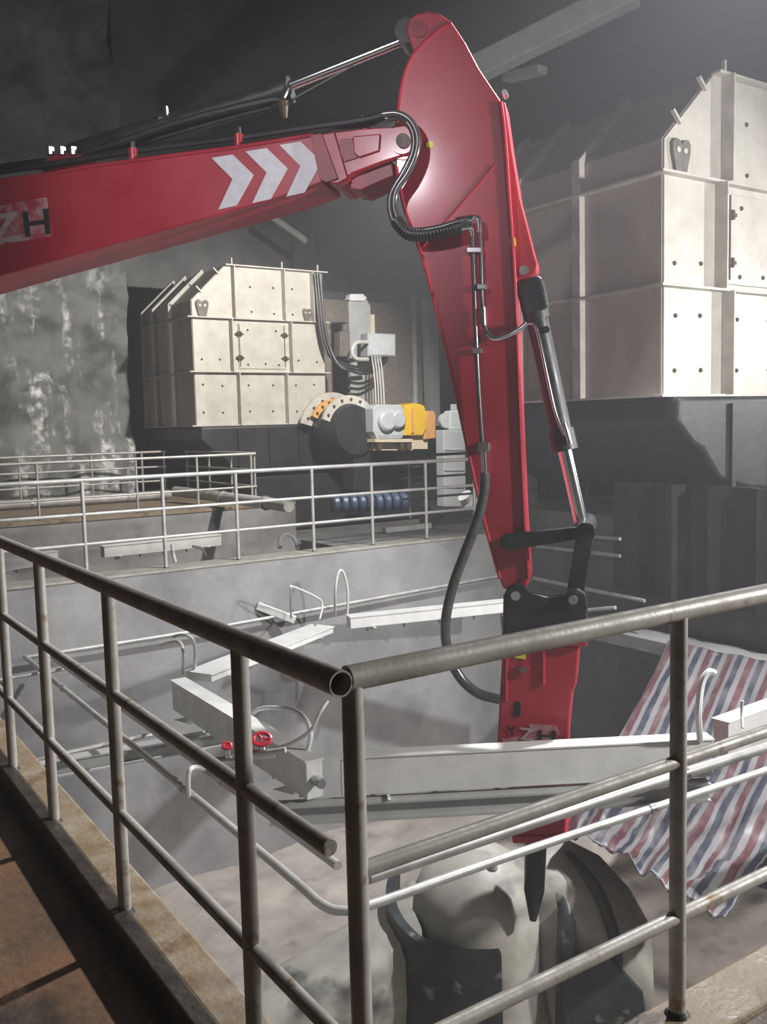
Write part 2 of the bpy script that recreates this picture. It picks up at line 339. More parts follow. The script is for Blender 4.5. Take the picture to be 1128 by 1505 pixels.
# ------------------------------------------------------------------ hooded feeders
BOLT = None
def hood(loc, label):
    t = thing('feeder_hood', label, 'machine hood', loc, 'white hoods over the feeders')
    L0 = Vector(loc); W, LEN, K, H, S = 3.45, 3.2, 2.83, 3.66, 0.86
    def g(x, y, z): return L0 + Vector((x, y, z))
    outline = [(0, 0), (W, 0), (W, H), (S, H), (0, K)]
    MB().prism([g(x, 0.03, z) for x, z in outline], (0, LEN, 0)).build('body', 'panel_brown', t)
    h1, h2 = 1.225, 2.45
    rows = [(0.0, h1, [0, 1.06, 2.31, W]), (h1, h2, [0, 0.92, 2.47, W])]
    for z0, z1, xs in rows:
        for a, c in zip(xs[:-1], xs[1:]):
            MB().box(g(a+0.012, 0, z0+0.012), g(c-0.012, 0.035, z1-0.012)).build('panel', 'panel', t, False, 0.006)
    xs = [0, 1.02, 2.32, 3.10, W]
    MB().prism([g(x, 0.0, z) for x, z in [(0.012, h2+0.012), (1.008, h2+0.012), (1.008, H-0.012), (S, H-0.012), (0.012, K-0.006)]], (0, 0.035, 0)).build('panel', 'panel', t, False, 0.006)
    for a, c in zip(xs[1:-1], xs[2:]):
        MB().box(g(a+0.012, 0, h2+0.012), g(c-0.012, 0.035, H-0.012)).build('panel', 'panel', t, False, 0.006)
    D = 0.17
    for z0, z1, ribs in [(0.0, h1, [1.06, 2.31]), (h1, h2, [0.92, 2.47]), (h2, H, [1.02, 2.32, 3.10])]:
        for x in ribs:
            MB().box(g(x-0.012, -D, z0+0.01), g(x+0.012, 0, z1-0.01)).build('front_rib', 'panel_rib', t)
    for z in (0.0, h1, h2, H):
        x0 = -0.14 if z < H else S-0.02
        MB().box(g(x0, -0.11, z-0.015), g(W+0.1, 0.02, z+0.015)).build('flange', 'panel', t, False, 0.004)
    # ribs and flanges on the left side, folding over the chamfer
    for y in (1.27, 2.32, 3.1):
        prof = [(0, 0), (-0.09, 0), (-0.09, K+0.04), (S-0.05, H+0.08), (S, H), (0, K)]
        MB().prism([g(x, y-0.09, z) for x, z in prof], (0, 0.14, 0)).build('side_rib', 'panel_rib', t, False, 0.01)
    for z in (0.0, h1, h2):
        MB().box(g(-0.12, 0, z-0.012), g(0, LEN, z+0.012)).build('side_flange', 'panel_rib', t)
    for x, z, dx, dz in ((0.22, K+0.21, -0.10, 0.10), (0.66, K+0.64, -0.10, 0.10), (1.02, H, 0, 0.17), (2.32, H, 0, 0.17), (3.3, H, 0, 0.17)):
        MB().bar(g(x-dx*0.3, -0.02, z-dz*0.3), g(x+dx, -0.02, z+dz), 0.03, 0.05, (0, 1, 0)).build('flange_end', 'panel', t)
    # heart-shaped lifting lugs with two eyes
    for cx in (0.25, 2.97):
        sc = 1.0 if cx < 1 else 0.8
        o = [(0.0, 0.30), (0.05, 0.355), (0.115, 0.36), (0.155, 0.31), (0.15, 0.22), (0.09, 0.0), (-0.09, 0.0), (-0.15, 0.22), (-0.155, 0.31), (-0.115, 0.36), (-0.05, 0.355)]
        lug = MB().prism([g(cx+x*sc, -0.05, h2+0.03+z*sc) for x, z in o], (0, 0.05, 0)).build('lifting_lug', 'cab_grey' if False else 'steel_lug', t, False, 0.006)
        for ex in (-0.06, 0.06):
            MB().tube([g(cx+ex*sc, -0.056, h2+0.03+0.235*sc), g(cx+ex*sc, -0.02, h2+0.03+0.235*sc)], 0.032*sc, 12).build('lug_eye', 'panel', lug, True)
    # inspection door in the middle row
    door = MB().box(g(1.12, -0.03, h1+0.08), g(2.36, 0.0, h2-0.10)).build('door', 'panel', t, False, 0.008)
    for hx in (1.14, 2.32):
        MB().box(g(hx-0.008, -0.045, h1+0.13), g(hx+0.008, -0.02, h2-0.12)).build('hinge_rod', 'rust_dot', door)
        for hz in (h1+0.33, h1+0.88):
            b = MB(); b.box(g(hx-0.10, -0.06, hz-0.02), g(hx+0.10, -0.028, hz+0.02)); b.box(g(hx-0.05, -0.07, hz-0.055), g(hx-0.015, -0.028, hz+0.055)); b.box(g(hx+0.015, -0.07, hz-0.055), g(hx+0.05, -0.028, hz+0.055))
            b.build('hinge', 'rust_dot', door)
    bolts = []
    for row, cols, zs in ((0, (0.20, 0.66, 1.36, 1.98, 2.6, 3.1), (0.30, 0.92)), (1, (0.20, 0.66, 2.7, 3.2), (1.5,)), (2, (1.5, 2.1, 2.6), (2.62, 3.2))):
        for x in cols:
            for z in zs: bolts.append((x + random.uniform(-.02, .02), z + random.uniform(-.02, .02)))
    bolts += [(1.34, 1.4), (1.8, 1.42), (2.15, 1.4), (1.36, 2.2), (2.1, 2.2)]
    global BOLT
    for x, z in bolts:
        yy = -0.035 if (1.12 < x < 2.36 and h1 < z < h2) else -0.005
        if BOLT is None:
            bo = MB().tube([(0, 0, 0), (0, 0.02, 0)], [0.022, 0.03], 8).build('bolt', 'rust_dot', t); BOLT = bo.data
            for v in BOLT.vertices: v.co += L0
        else:
            bo = bpy.data.objects.new('bolt', BOLT); col.objects.link(bo); bo.parent = t
        bo.location = (x, yy-0.012, z)
    return t
mat('steel_lug', (0.16,0.145,0.13), (0.10,0.085,0.07), rough=0.6, scale=12)
HR, HL = (8.551, 7.0, 1.83), (8.356, 20.0, 1.65)
hood(HR, 'large white panelled feeder hood at the right edge, nearest of two')
hood(HL, 'distant white panelled feeder hood behind the second pit, left of red stick')

def feeder(loc, label):
    t = thing('apron_feeder', label, 'feeder', loc, 'black apron feeders under the hoods'); L0 = Vector(loc)
    def g(x, y, z): return L0 + Vector((x, y, z))
    prof = [(0.02, -0.02), (-0.02, -0.30), (0.25, -0.55), (0.42, -0.62), (0.75, -0.98), (1.3, -1.12), (2.2, -1.18), (6.4, -1.18), (6.4, -0.02)]
    MB().prism([g(x, -0.22, z) for x, z in prof], (0, 3.6, 0)).build('trough', 'trough', t, True, 0.05, 3)
    for k in range(7):
        x = 0.9 + k*0.8
        MB().box(g(x, -0.27, -1.1), g(x+0.07, -0.22, -0.1)).build('trough_rib', 'trough', t)
    if loc[1] > 15: MB().box(g(1.2, -0.5, -2.5), g(6.0, 0.6, -1.22)).build('skirt', 'trough', t, False, 0.02)
    for k in range(3):
        MB().box(g(1.5+k*2.0, 0.7, -2.5 if loc[1] > 15 else -1.45), g(1.75+k*2.0, 0.95, -1.1)).build('leg', 'trough', t)
    return t
feeder(HR, 'black apron feeder trough under the near white hood')
feeder(HL, 'black apron feeder trough under the distant white hood')
# rubber curtain below the near hood
b = MB()
zz0, zz1 = -0.62, 0.78
cur = []
for i in range(41):
    y = 3.2 + 5.1*i/40; cur.append((9.12 + 0.05*math.sin(i*1.3) + 0.03*math.sin(i*2.9), y))
for x, y in cur: b.v += [Vector((x, y, zz0)), Vector((x, y, zz1)), Vector((x+0.12, y, zz1)), Vector((x+0.12, y, zz0))]
for i in range(40):
    o = i*4
    b.f += [(o, o+4, o+5, o+1), (o+1, o+5, o+6, o+2), (o+2, o+6, o+7, o+3), (o+3, o+7, o+4, o)]
b.f += [(0, 1, 2, 3), (163, 162, 161, 160)]
tag(b.build('rubber_curtain', 'trough', None, True), 'black rubber curtain hanging below the near feeder', 'curtain')

# ------------------------------------------------------------------ drive at the distant feeder
t = thing('drive_unit', 'grey gearbox with yellow motor guard on the distant feeder shaft', 'gear drive', onY(560, 665, 18.5))
YD = 18.5
def d_(x, y, off=0): return onY(x, y, YD) + Vector((0, off, 0))
c0, c1 = onY(490, 636, 19.58), onY(524, 632, 18.6)
ax = (c1-c0)
MB().tube([c0, c0+ax*0.12, c0+ax*0.35, c0+ax*0.7, c1], [0.60, 0.66, 0.68, 0.66, 0.58], 32).build('drum', 'trough', t, True)
up = Vector((0, 0, 1)); axn = ax.normalized(); sd = axn.cross(up).normalized(); up2 = sd.cross(axn)
def arch(f, r0, r1, th, mname, nm, a0, a1):
    b = MB(); c = c0 + ax*f; n = 16
    for k in range(n+1):
        a = math.radians(a0 + (a1-a0)*k/n); dirv = up2*math.sin(a) + sd*math.cos(a)
        for q, r in ((0, r0), (0, r1), (th, r1), (th, r0)): b.v.append(c + axn*q + dirv*r)
    for k in range(n):
        o = k*4
        for j in range(4): b.f.append((o+j, o+(j+1) % 4, o+4+(j+1) % 4, o+4+j))
    b.f += [(0, 1, 2, 3), (n*4+3, n*4+2, n*4+1, n*4)]
    p = b.build(nm, mname, t)
    for k in range(7):
        a = math.radians(a0 + (a1-a0)*(k+0.5)/7); dirv = up2*math.sin(a) + sd*math.cos(a); q = c + dirv*((r0+r1)/2)
        MB().tube([q - axn*0.03, q + axn*(th+0.03)], 0.035, 8).build('flange_bolt', 'rust_dot', p)
arch(0.0, 0.66, 0.98, 0.06, 'panel_rib', 'arched_flange', 15, 165)
arch(0.15, 0.66, 0.82, 0.08, 'orange', 'arched_flange', 30, 150)
arch(0.72, 0.64, 0.84, 0.08, 'panel', 'arched_flange', 20, 165)
def px_prism(pts, Y, dep, nm, mname, par=t, bev=0.02):
    return MB().prism([onY(x, y, Y) for x, y in pts], (0, dep, 0)).build(nm, mname, par, False, bev)
gb = px_prism([(549, 600), (556, 594), (590, 595), (594, 602), (594, 640), (588, 646), (556, 646), (549, 635)], 18.3, 0.7, 'gearbox', 'gear_grey')
for cx, cy, r in ((567, 619, 0.24), (583, 617, 0.21)):
    p = onY(cx, cy, 18.3); MB().tube([p, p+Vector((0, -0.10, 0)), p+Vector((0, -0.14, 0))], [r, r, r*0.8], 20).build('bearing_cover', 'gear_grey', gb, True)
p = onY(572, 642, 18.3); MB().box(p+Vector((-0.3, -0.06, -0.05)), p+Vector((0.35, 0.1, 0.05))).build('oil_line', 'cab_grey', gb, False, 0.01)
px_prism([(594, 596), (612, 592), (624, 596), (627, 606), (627, 630), (622, 640), (594, 640)], 18.35, 0.75, 'motor_guard', 'yellow')
px_prism([(606, 600), (609, 600), (609, 636), (606, 636)], 18.31, 0.06, 'guard_seam', 'orange', t, 0)
px_prism([(627, 604), (637, 604), (641, 608), (641, 644), (624, 646), (624, 640)], 18.4, 0.6, 'motor_cowl', 'orange')
px_prism([(552, 645), (607, 645), (607, 650), (552, 650)], 18.25, 0.6, 'bed_plate', 'cream', t, 0.005)
px_prism([(552, 651), (607, 651), (607, 662), (550, 662)], 18.45, 0.4, 'bed_frame', 'cream', t, 0.005)
for x in (559, 592, 602):
    px_prism([(x-4, 650), (x+4, 650), (x+2, 661), (x-2, 661)], 18.28, 0.15, 'bed_bracket', 'rust_dot', t, 0)
px_prism([(607, 640), (629, 640), (629, 660), (607, 660)], 18.5, 0.5, 'side_tray', 'cream', t, 0.005)
px_prism([(520, 662), (545, 662), (545, 720), (520, 720)], 18.7, 0.5, 'support_leg', 'trough', t, 0.005)

# column, control boxes and cables beside it
t = thing('support_column', 'tall grey steel column behind the distant gearbox', 'column', onY(532, 600, 20.2))
px_prism([(513, 445), (518, 434), (536, 434), (545, 450), (545, 600), (517, 600)], 20.2, 0.12, 'web_plate', 'cab_dark' if False else 'beam_grey', t, 0.01)
px_prism([(545, 462), (551, 462), (554, 595), (545, 595)], 20.25, 0.30, 'lit_flange', 'cream', t, 0.005)
px_prism([(513, 440), (516, 432), (534, 432), (540, 438), (536, 442), (518, 442)], 20.15, 0.2, 'cap', 'white_cloth', t, 0.01)
t = thing('control_box', 'light grey electrical box mounted right of the distant column', 'electrical box', onY(561, 525, 19.4))
px_prism([(541, 489), (582, 491), (582, 524), (541, 524)], 19.4, 0.35, 'enclosure', 'cab_grey', t, 0.02)
px_prism([(543, 491.5), (580, 493), (580, 522), (543, 522)], 19.37, 0.035, 'cover', 'gear_grey', t, 0.01)
px_prism([(557, 485), (560, 485), (560, 490), (557, 490)], 19.5, 0.05, 'mount_tab', 'rust_dot', t, 0)
t = thing('junction_box', 'small dark brown junction box on the left of the distant column', 'electrical box', onY(508, 530, 19.6))
px_prism([(500, 487), (515, 487), (515, 524), (500, 524)], 19.6, 0.3, 'enclosure', 'steel_lug', t, 0.015)
px_prism([(505, 476), (511, 476), (511, 487), (505, 487)], 19.7, 0.12, 'gland', 'steel_lug', t, 0.01)
def cable(name, label, pts, r, m='rubber', group=None, n=8, cat='cable', sm=6):
    return tag(MB().tube(smooth_path(pts, sm), r, n).build(name, m, None, True), label, cat, group)
for k in range(3):
    o = k*4
    cable('power_cable', ['outer black cable draped down the right of the distant hood', 'middle black cable draped down the right of the distant hood', 'inner black cable draped down the right of the distant hood'][k],
          [onY(x_, y_, Y_ - 0.10*k) for x_, y_, Y_ in ((463+o*0.9, 402, 19.75), (466+o, 440, 19.75), (470+o, 480, 19.75), (477+o, 510, 19.72), (490+o, 528+k*4, 19.6), (515, 537+k*4, 19.5), (540, 541+k*4, 19.5), (560+k*3, 533, 19.6), (563+k*3, 524.5, 19.7))], 0.032, group='cables on the distant hood')
for k in range(4):
    x = 553+k*4
    cable('conduit', 'thin cable dropping from the light grey electrical box to the gearbox', [onY(x-6, 524.5, 19.42), onY(x-5, 532, 19.2), onY(x-3, 545, 19.05), onY(x-1, 570, 18.95), onY(x, 594, 18.7)], 0.022, 'hose_grey', 'drop cables below the control box', 6)
cable('loop_conduit', 'looped grey flexible conduit between the column and the electrical box', [onY(541, 503, 19.35), onY(524, 504, 19.3), onY(518, 516, 19.3), onY(524, 527, 19.3), onY(541, 528, 19.35)], 0.05, 'hose_grey')
pl = thing('round_pillar', 'pale round pillar on the beige wall left of the stick', 'pillar', onY(611, 590, 22.3))
MB().tube([onY(611, 592, 22.3), onY(611, 580, 22.3), onY(609, 450, 22.3), onY(608, 436, 22.3)], [0.12, 0.09, 0.09, 0.13], 14).build('shaft', 'gear_grey', pl, True)
pl = thing('square_pillar', 'flat pale grey pillar just left of the stick edge', 'pillar', onY(640, 620, 21.5))
px_prism([(629, 436), (644, 436), (648, 625), (634, 625)], 21.5, 0.3, 'shaft', 'cab_grey', pl, 0.01)
px_prism([(632, 612), (650, 612), (650, 626), (632, 626)], 21.45, 0.4, 'foot', 'cab_grey', pl, 0.01)
# second machine partly hidden by the stick
t = thing('grey_cabinet', 'tall pale grey cabinet behind the railing beside the stick', 'cabinet', onY(660, 745, 17.0))
px_prism([(652, 632), (684, 632), (686, 745), (654, 745)], 17.0, 0.3, 'body', 'cab_grey', t, 0.02)
for y in (660, 690, 715): px_prism([(654, y), (683, y), (683, y+2), (654, y+2)], 16.98, 0.03, 'seam', 'beam_grey', t, 0)
t = thing('small_motor', 'small grey motor standing on the pale grey cabinet', 'motor', onY(668, 632, 17.1))
p = onY(657, 618, 17.1); MB().tube([p, p+Vector((0.02, 0.12, 0))], 0.17, 20).build('flange', 'cab_grey', t, True)
px_prism([(662, 604), (684, 601), (686, 632), (662, 632)], 17.05, 0.25, 'casing', 'gear_grey', t, 0.03)
px_prism([(666, 594), (672, 594), (672, 603), (666, 603)], 17.1, 0.1, 'terminal_box', 'cab_grey', t, 0.01)
b = MB().tube(smooth_path([onY(683, 728, 15.2), onY(690, 738, 15.2), onY(697, 752, 15.2)], 4), [0.16]*4+[0.2]*4+[0.17], 14)
tag(b.build('white_sack', 'white_cloth', None, True), 'small white sack lying behind the railing left of the stick', 'sack')
t = thing('rubber_roll', 'dark blue ribbed rubber roll lying under the distant feeder', 'roll', onY(545, 762, 15.9))
pa, pb = onY(488, 742, 16.4), onY(600, 738, 15.9)
nseg = 9
for k in range(nseg):
    a, c = pa + (pb-pa)*(k/nseg), pa + (pb-pa)*((k+0.86)/nseg)
    MB().tube([a, a+(c-a)*0.25, a+(c-a)*0.75, c], [0.17, 0.21, 0.21, 0.17], 16).build('rib', 'blue_dark', t, True)
tag(MB().bar(onZ(565, 779, 0.035), onZ(632, 772, 0.035), 0.10, 0.075).build('steel_channel', 'galv_far'), 'short pale steel channel lying behind the far railing', 'channel')

# ------------------------------------------------------------------ background steelwork
tag(MB().bar(onD(640, 132, 14.0), onD(935, -14, 12.6), 0.30, 0.34).build('roof_strut', 'beam_grey', None, False, 0.02), 'pale roof strut slanting up to the right above the stick', 'beam')
tag(MB().bar(onD(745, 115, 15.0), onD(798, 102, 14.4), 0.22, 0.12).build('strut_stub', 'beam_grey', None, False, 0.01), 'short pale bracket end just below the roof strut', 'bracket')
tag(MB().bar(onY(398, 318, 22.0), onY(452, 356, 22.0), 0.12, 0.16).build('wall_brace', 'beam_grey', None, False, 0.01), 'pale diagonal brace below the red boom', 'brace')
t = thing('hanging_chain', 'dark chain hanging on the wall below the boom', 'chain', onY(455, 370, 21.9))
for k in range(10):
    p = onY(458, 308+k*6.6, 21.6); q = []
    for j in range(13):
        a = 2*math.pi*j/12; v = Vector((math.cos(a)*0.05, 0, math.sin(a)*0.075)) if k % 2 else Vector((0, math.cos(a)*0.05, math.sin(a)*0.075)); q.append(p+v)
    MB().tube(q, 0.018, 6, False).build('link', 'iron', t, True)
p = onY(458, 304, 21.6); MB().bar(p + Vector((0, -0.08, 0.03)), Vector((p.x, 24.02, p.z+0.03)), 0.06, 0.06).build('wall_hook', 'iron', t)
t = thing('wall_duct', 'dark vertical duct clipped to the wall right of the stick top', 'duct', onD(737, 205, 14.5))
MB().tube([onD(737, 128, 14.5), onD(738, 205, 14.5)], 0.07, 12).build('pipe', 'iron', t, True)
for y in (135, 165, 190): MB().tube([onD(737, y, 14.5), onD(737, y+4, 14.5)], 0.10, 12).build('clamp', 'steel_fit', t, True)
tag(MB().box((9.7, 23.3, 4.95), (14.5, 24.0, 5.05)).build('lintel_plate', 'beam_grey', None, False, 0.01), 'pale plate under the dark lintel beside the stick', 'plate')
# pale concrete blocks seen between stick and near feeder
for (x0, x1, y0, y1, Y, lab) in ((790, 845, 655, 745, 15.6, 'left of two pale blocks seen under the chrome rod behind the railing'), (848, 888, 655, 748, 15.9, 'right of two pale blocks seen under the chrome rod behind the railing')):
    tag(MB().prism([onY(x0, y0, Y), onY(x1, y0, Y), onY(x1, y1, Y), onY(x0, y1, Y)], (0, 0.6, 0)).build('concrete_block', 'stone_panel', None, False, 0.02), lab, 'block', 'pale blocks behind the stick')
for x0, x1, y0, y1, lab, m_ in ((927, 937, 682, 772, 'narrow pale upright plate below the near feeder nose', 'cream'), (941, 966, 680, 772, 'small pinkish square plate below the near feeder nose', 'stone_panel')):
    tag(MB().prism([onY(x0, y0, 11.5), onY(x1, y0, 11.5), onY(x1, y1, 11.5), onY(x0, y1, 11.5)], (0, 0.12, 0)).build('bracket_plate', m_, None, False, 0.005), lab, 'plate')

# ------------------------------------------------------------------ dust spray ring in the pit
ZR = -0.70
spray = 'stainless dust spray bars around the pit'
def spray_bar(label, a, b_, end_pipe=False, h=0.27, wd=0.13, group=spray):
    a, b_ = Vector(a), Vector(b_)
    t = thing('spray_bar', label, 'spray bar', (a+b_)/2 - Vector((0, 0, h)), group)
    dz = Vector((0, 0, h/2)); d = (b_-a).normalized(); sd = d.cross(Vector((0, 0, 1))).normalized()
    MB().bar(a-dz, b_-dz, wd, h).build('housing', 'stainless', t, False, 0.008)
    MB().bar(a+Vector((0, 0, 0.004))-d*0.01, b_+Vector((0, 0, 0.004))+d*0.01, wd+0.02, 0.012).build('lid', 'stainless', t)
    n = max(2, int((b_-a).length/0.42))
    for k in range(n):
        p = a + (b_-a)*((k+0.5)/n) - Vector((0, 0, h))
        MB().tube([p, p-Vector((0, 0, 0.06))], [0.022, 0.012], 8).build('nozzle', 'steel_fit', t, True)
    if end_pipe:
        p = a - dz; MB().tube([p + d*0.02, p - d*0.10], 0.035, 12).build('end_pipe', 'steel_fit', t, True)
    for f in (0.12, 0.88):
        p = a + (b_-a)*f - Vector((0, 0, h))
        MB().prism([p + sd*0.16, p - sd*0.16, p - sd*0.02 - Vector((0, 0, 0.07))], d*0.02).build('gusset', 'stainless', t)
    return t
def zr(x, y): return onZ(x, y, ZR)
spray_bar('pale spray bar along the left of the pit, running towards the camera', zr(462, 1118), zr(262, 999), True)
spray_bar('long pale spray bar crossing in front of the red hammer', (3.22, 5.42, ZR), (5.52, 4.10, ZR))
spray_bar('slanted spray bar across the far left corner of the pit', zr(292, 990), zr(474, 920), False, 0.07, 0.30)
spray_bar('far spray bar against the far pit wall, ending behind the hammer bracket', zr(512, 906), zr(770, 880), False, 0.14, 0.16)
spray_bar('spray bar at the right edge beside the striped tarpaulin', zr(1060, 1060), (7.6, 4.35, ZR))
spray_bar('spray bar in the second pit seen between far railing posts', onZ(150, 803, -0.45), onZ(322, 786, -0.45), False, 0.2, 0.2)
spray_bar('leftmost spray bar in the second pit near the picture edge', onZ(-40, 828, -0.45), onZ(80, 810, -0.45), False, 0.2, 0.2)
# ledge beams that carry the ring
def sbeam(label, a, b_, w=0.12, h=0.12, m='beam_grey'):
    a, b_ = Vector(a), Vector(b_); t = thing('ledge_beam', label, 'steel beam', (a+b_)/2, 'steel beams carrying the spray bars')
    d = (b_-a).normalized(); sd = d.cross(Vector((0, 0, 1))).normalized()
    MB().bar(a, b_, 0.02, h).build('web', m, t); MB().bar(a+Vector((0, 0, h/2)), b_+Vector((0, 0, h/2)), w, 0.015).build('top_flange', m, t); MB().bar(a-Vector((0, 0, h/2)), b_-Vector((0, 0, h/2)), w, 0.015).build('bottom_flange', m, t)
sbeam('grey steel beam just below the long front spray bar', (2.75, 5.60, -1.06), (5.45, 4.05, -1.06))
sbeam('grey steel beam below the left spray bar, on the left of the pit', (1.1, 7.7, -1.12), (3.6, 7.4, -1.12))
# wall brackets
for i, (x, y, lab) in enumerate(((378, 890, 'stub bracket on the far pit wall left of the wire frame'),)):
    a = onY(x, y, 10.1); tag(MB().bar(a, onZ(434, 911, ZR-0.06), 0.07, 0.09).build('wall_bracket', 'stainless', None, False, 0.005), lab, 'bracket')
# service pipes round the pit
def pipe(label, pts, r, m='galv', cat='pipe', group='service pipes around the pit'):
    t = thing('service_pipe', label, cat, Vector(pts[0]), group)
    MB().tube(smooth_path(pts, 4), r, 12).build('run', m, t, True)
    P = [Vector(p) for p in pts]
    for a, c in zip(P[:-1], P[1:]):
        n = int((c-a).length/1.6)
        for k in range(n):
            q = a + (c-a)*((k+0.5)/n); d = (c-a).normalized()
            MB().tube([q-d*0.025, q+d*0.025], r*1.25, 12).build('coupling', 'steel_fit', t, True)
    return t
zp = -0.714
pipe('upper thin pipe along the left side of the pit, stopping at the corner post', [(2.38, 9.86, zp), (2.38, 7, zp), (2.38, 4.06, zp)], 0.026, 'galv_far')
pipe('lower thin pipe bending round the near corner inside the railing', [(2.15, 9.95, zp), (2.14, 7, zp), (2.12, 4.2, zp), (2.11, 3.80, zp), (2.16, 3.66, zp), (2.35, 3.62, zp), (3.2, 3.60, zp), (5.3, 3.50, zp), (8.99, 3.34, zp)], 0.024, 'galv_far')
pipe('upper thick pipe inside the right railing with couplings, behind the post', [(2.44, 3.86, zp), (4, 3.82, zp), (5.67, 3.75, zp), (8.99, 3.6, zp)], 0.037, 'galv_far')
pipe('thin pipe along the far pit wall, left of the spray bars', [(2.15, 10.0, zp-0.02), (3.7, 10.0, zp-0.02), (4.8, 10.0, zp), (8.9, 10.02, zp+0.1)], 0.022, 'galv_far')
b = MB()
for y in (6.9, 9.4): b = MB().tube([(1.04, y, zp-0.06), (2.45, y, zp-0.06)], 0.018, 8); tag(b.build('pipe_hanger', 'galv_far', None, True), 'thin pipe arm on the left pit wall, nearer of two' if y < 8 else 'thin pipe arm on the left pit wall by the far corner', 'hanger', 'pipe arms on the left pit wall')
# thin rods seen beyond the hammer, on the right wall
for lab, a, c in (('upper pale rod to the right of the link joint', onX(868, 788, 9.25), onX(912, 792, 9.05)), ('thin rod crossing below the link joint towards the right wall', onX(790, 803, 9.25), onX(912, 817, 9.05)),
                  ('long thin rod behind the black bracket sloping down right', onY(785, 850, 9.6), onX(948, 883, 8.85)), ('short pale bar right of the black bracket pin', onX(862, 897, 8.7), onX(905, 893, 8.7)),
                  ('pale rod left of the black link, seen behind the stick foot', onX(770, 784, 9.2), onX(845, 779, 9.2))):
    tag(MB().tube([a, c], 0.025, 8).build('steel_rod', 'galv_far', None, True), lab, 'rod', 'thin rods behind the linkage')
# hoses on the spray bars
def hose(label, pts, r=0.016, m='hose_grey'): return cable('spray_hose', label, pts, r, m, 'small hoses of the spray bars', 8, 'hose')
hose('left one of two arched hoses at the far end of the left spray bar', [zr(269, 990), onZ(270, 960, ZR+0.25), onZ(264, 944, ZR+0.32), onZ(250, 944, ZR+0.25), onZ(236, 948, ZR+0.12)])
hose('right one of two arched hoses at the far end of the left spray bar', [zr(286, 984), onZ(287, 955, ZR+0.25), onZ(281, 937, ZR+0.4), onZ(268, 933, ZR+0.42), onZ(255, 936, ZR+0.38)])
hose('tall looped hose where the slanted and far spray bars meet', [zr(493, 905), onY(493, 870, 9.35), onY(497, 843, 9.35), onY(504, 840, 9.35), onY(511, 865, 9.35), onY(511, 902, 9.35)])
hose('thin wire frame hose standing on the slanted spray bar', [zr(428, 908), onY(428, 868, 9.3), onY(430, 862, 9.3), onY(466, 878, 9.3), onY(474, 890, 9.3), onY(470, 910, 9.1)], 0.012)
hose('white hose curling over the near end of the left spray bar', [onZ(372, 1048, ZR), onZ(382, 1042, ZR+0.05), onZ(400, 1040, ZR+0.12), onZ(432, 1044, ZR+0.2), onZ(450, 1058, ZR+0.2), onZ(457, 1080, ZR+0.12), onZ(452, 1104, ZR)], 0.018, 'white_cloth')
hose('thin white hose running up from the valve to the corner post', [onZ(375, 1106, ZR-0.05), onZ(420, 1096, ZR+0.05), onZ(455, 1075, ZR+0.2), onZ(470, 1048, ZR+0.35), onZ(482, 1030, ZR+0.42)], 0.013, 'white_cloth')
hose('arched pale hose right of the near post in front of the tarpaulin', [onZ(1030, 1088, ZR), onD(1027, 1050, 6.4), onD(1032, 1005, 6.4), onD(1042, 988, 6.4), onD(1052, 990, 6.4)], 0.024, 'white_cloth')
hose('short upright hose on the rightmost spray bar', [onZ(1092, 1070, ZR), onD(1091, 1045, 6.9), onD(1092, 1030, 6.9)], 0.012)
hose('bright looped hose in the second pit behind the far railing', [onY(412, 806, 13), onY(412, 792, 13), onY(420, 785, 13), onY(432, 790, 13), onY(438, 806, 13)], 0.035, 'white_cloth')
hose('short curved hose in the second pit left of the looped hose', [onY(283, 803, 13.5), onY(296, 806, 13.5), onY(303, 816, 13.5)], 0.02)
hose('white hose hanging beside a far railing post', [onY(253, 800, 12), onY(255, 815, 12), onY(258, 826, 12)], 0.025, 'white_cloth')
pipe('pale pipe lying on the platform in front of the rock wall', [onZ(-30, 744, 0.12), onZ(120, 735, 0.12), onZ(250, 726, 0.12)], 0.10, 'galv_far', group=None)
pipe('pale curved duct lying on the platform below the distant hood', [onZ(258, 722, 0.25), onZ(300, 727, 0.22), onZ(360, 735, 0.2), onZ(425, 744, 0.18)], 0.11, 'galv_far', group=None)
# valve
def valve(label, p, stem, wheel):
    t = thing('valve', label, 'valve', p, 'small valves by the left spray bar')
    MB().tube([p, p+Vector((0, 0, stem))], 0.018, 10).build('stem', 'steel_fit', t, True)
    MB().tube([p+RIGHT*-0.07, p+RIGHT*0.07], 0.028, 10).build('valve_body', 'steel_fit', t, True)
    q = p + Vector((0, 0, stem)); pts = [q + RIGHT*math.cos(a)*wheel + Vector((0, 0, math.sin(a)*wheel*0.5)) + FWDH*math.sin(a)*wheel*0.6 for a in [2*math.pi*k/14 for k in range(15)]]
    MB().tube(pts, 0.012, 6, False).build('handwheel', 'valve_red', t, True)
    for a in (0, 2.1, 4.2): MB().tube([q, q + RIGHT*math.cos(a)*wheel + Vector((0, 0, math.sin(a)*wheel*0.5)) + FWDH*math.sin(a)*wheel*0.6], 0.009, 6).build('spoke', 'valve_red', t, True)
valve('small valve with a bright red handwheel behind the left railing', onD(386, 1108, 5.2), 0.085, 0.05)
valve('smaller red-handled valve just left of the other valve', onD(335, 1118, 5.2), 0.085, 0.022)
pipe('short pipe feeding the valves by the left spray bar', [onD(325, 1125, 5.2), onD(360, 1112, 5.2), onD(420, 1102, 5.15)], 0.017, 'galv_far')
cable('drop_hose', 'short hooked pipe between the two thin pipes on the left', [onZ(278, 1172, zp), onZ(277, 1140, zp+0.15), onZ(284, 1128, zp+0.18), onZ(300, 1130, zp+0.05)], 0.016, 'hose_grey', None, 8, 'pipe')

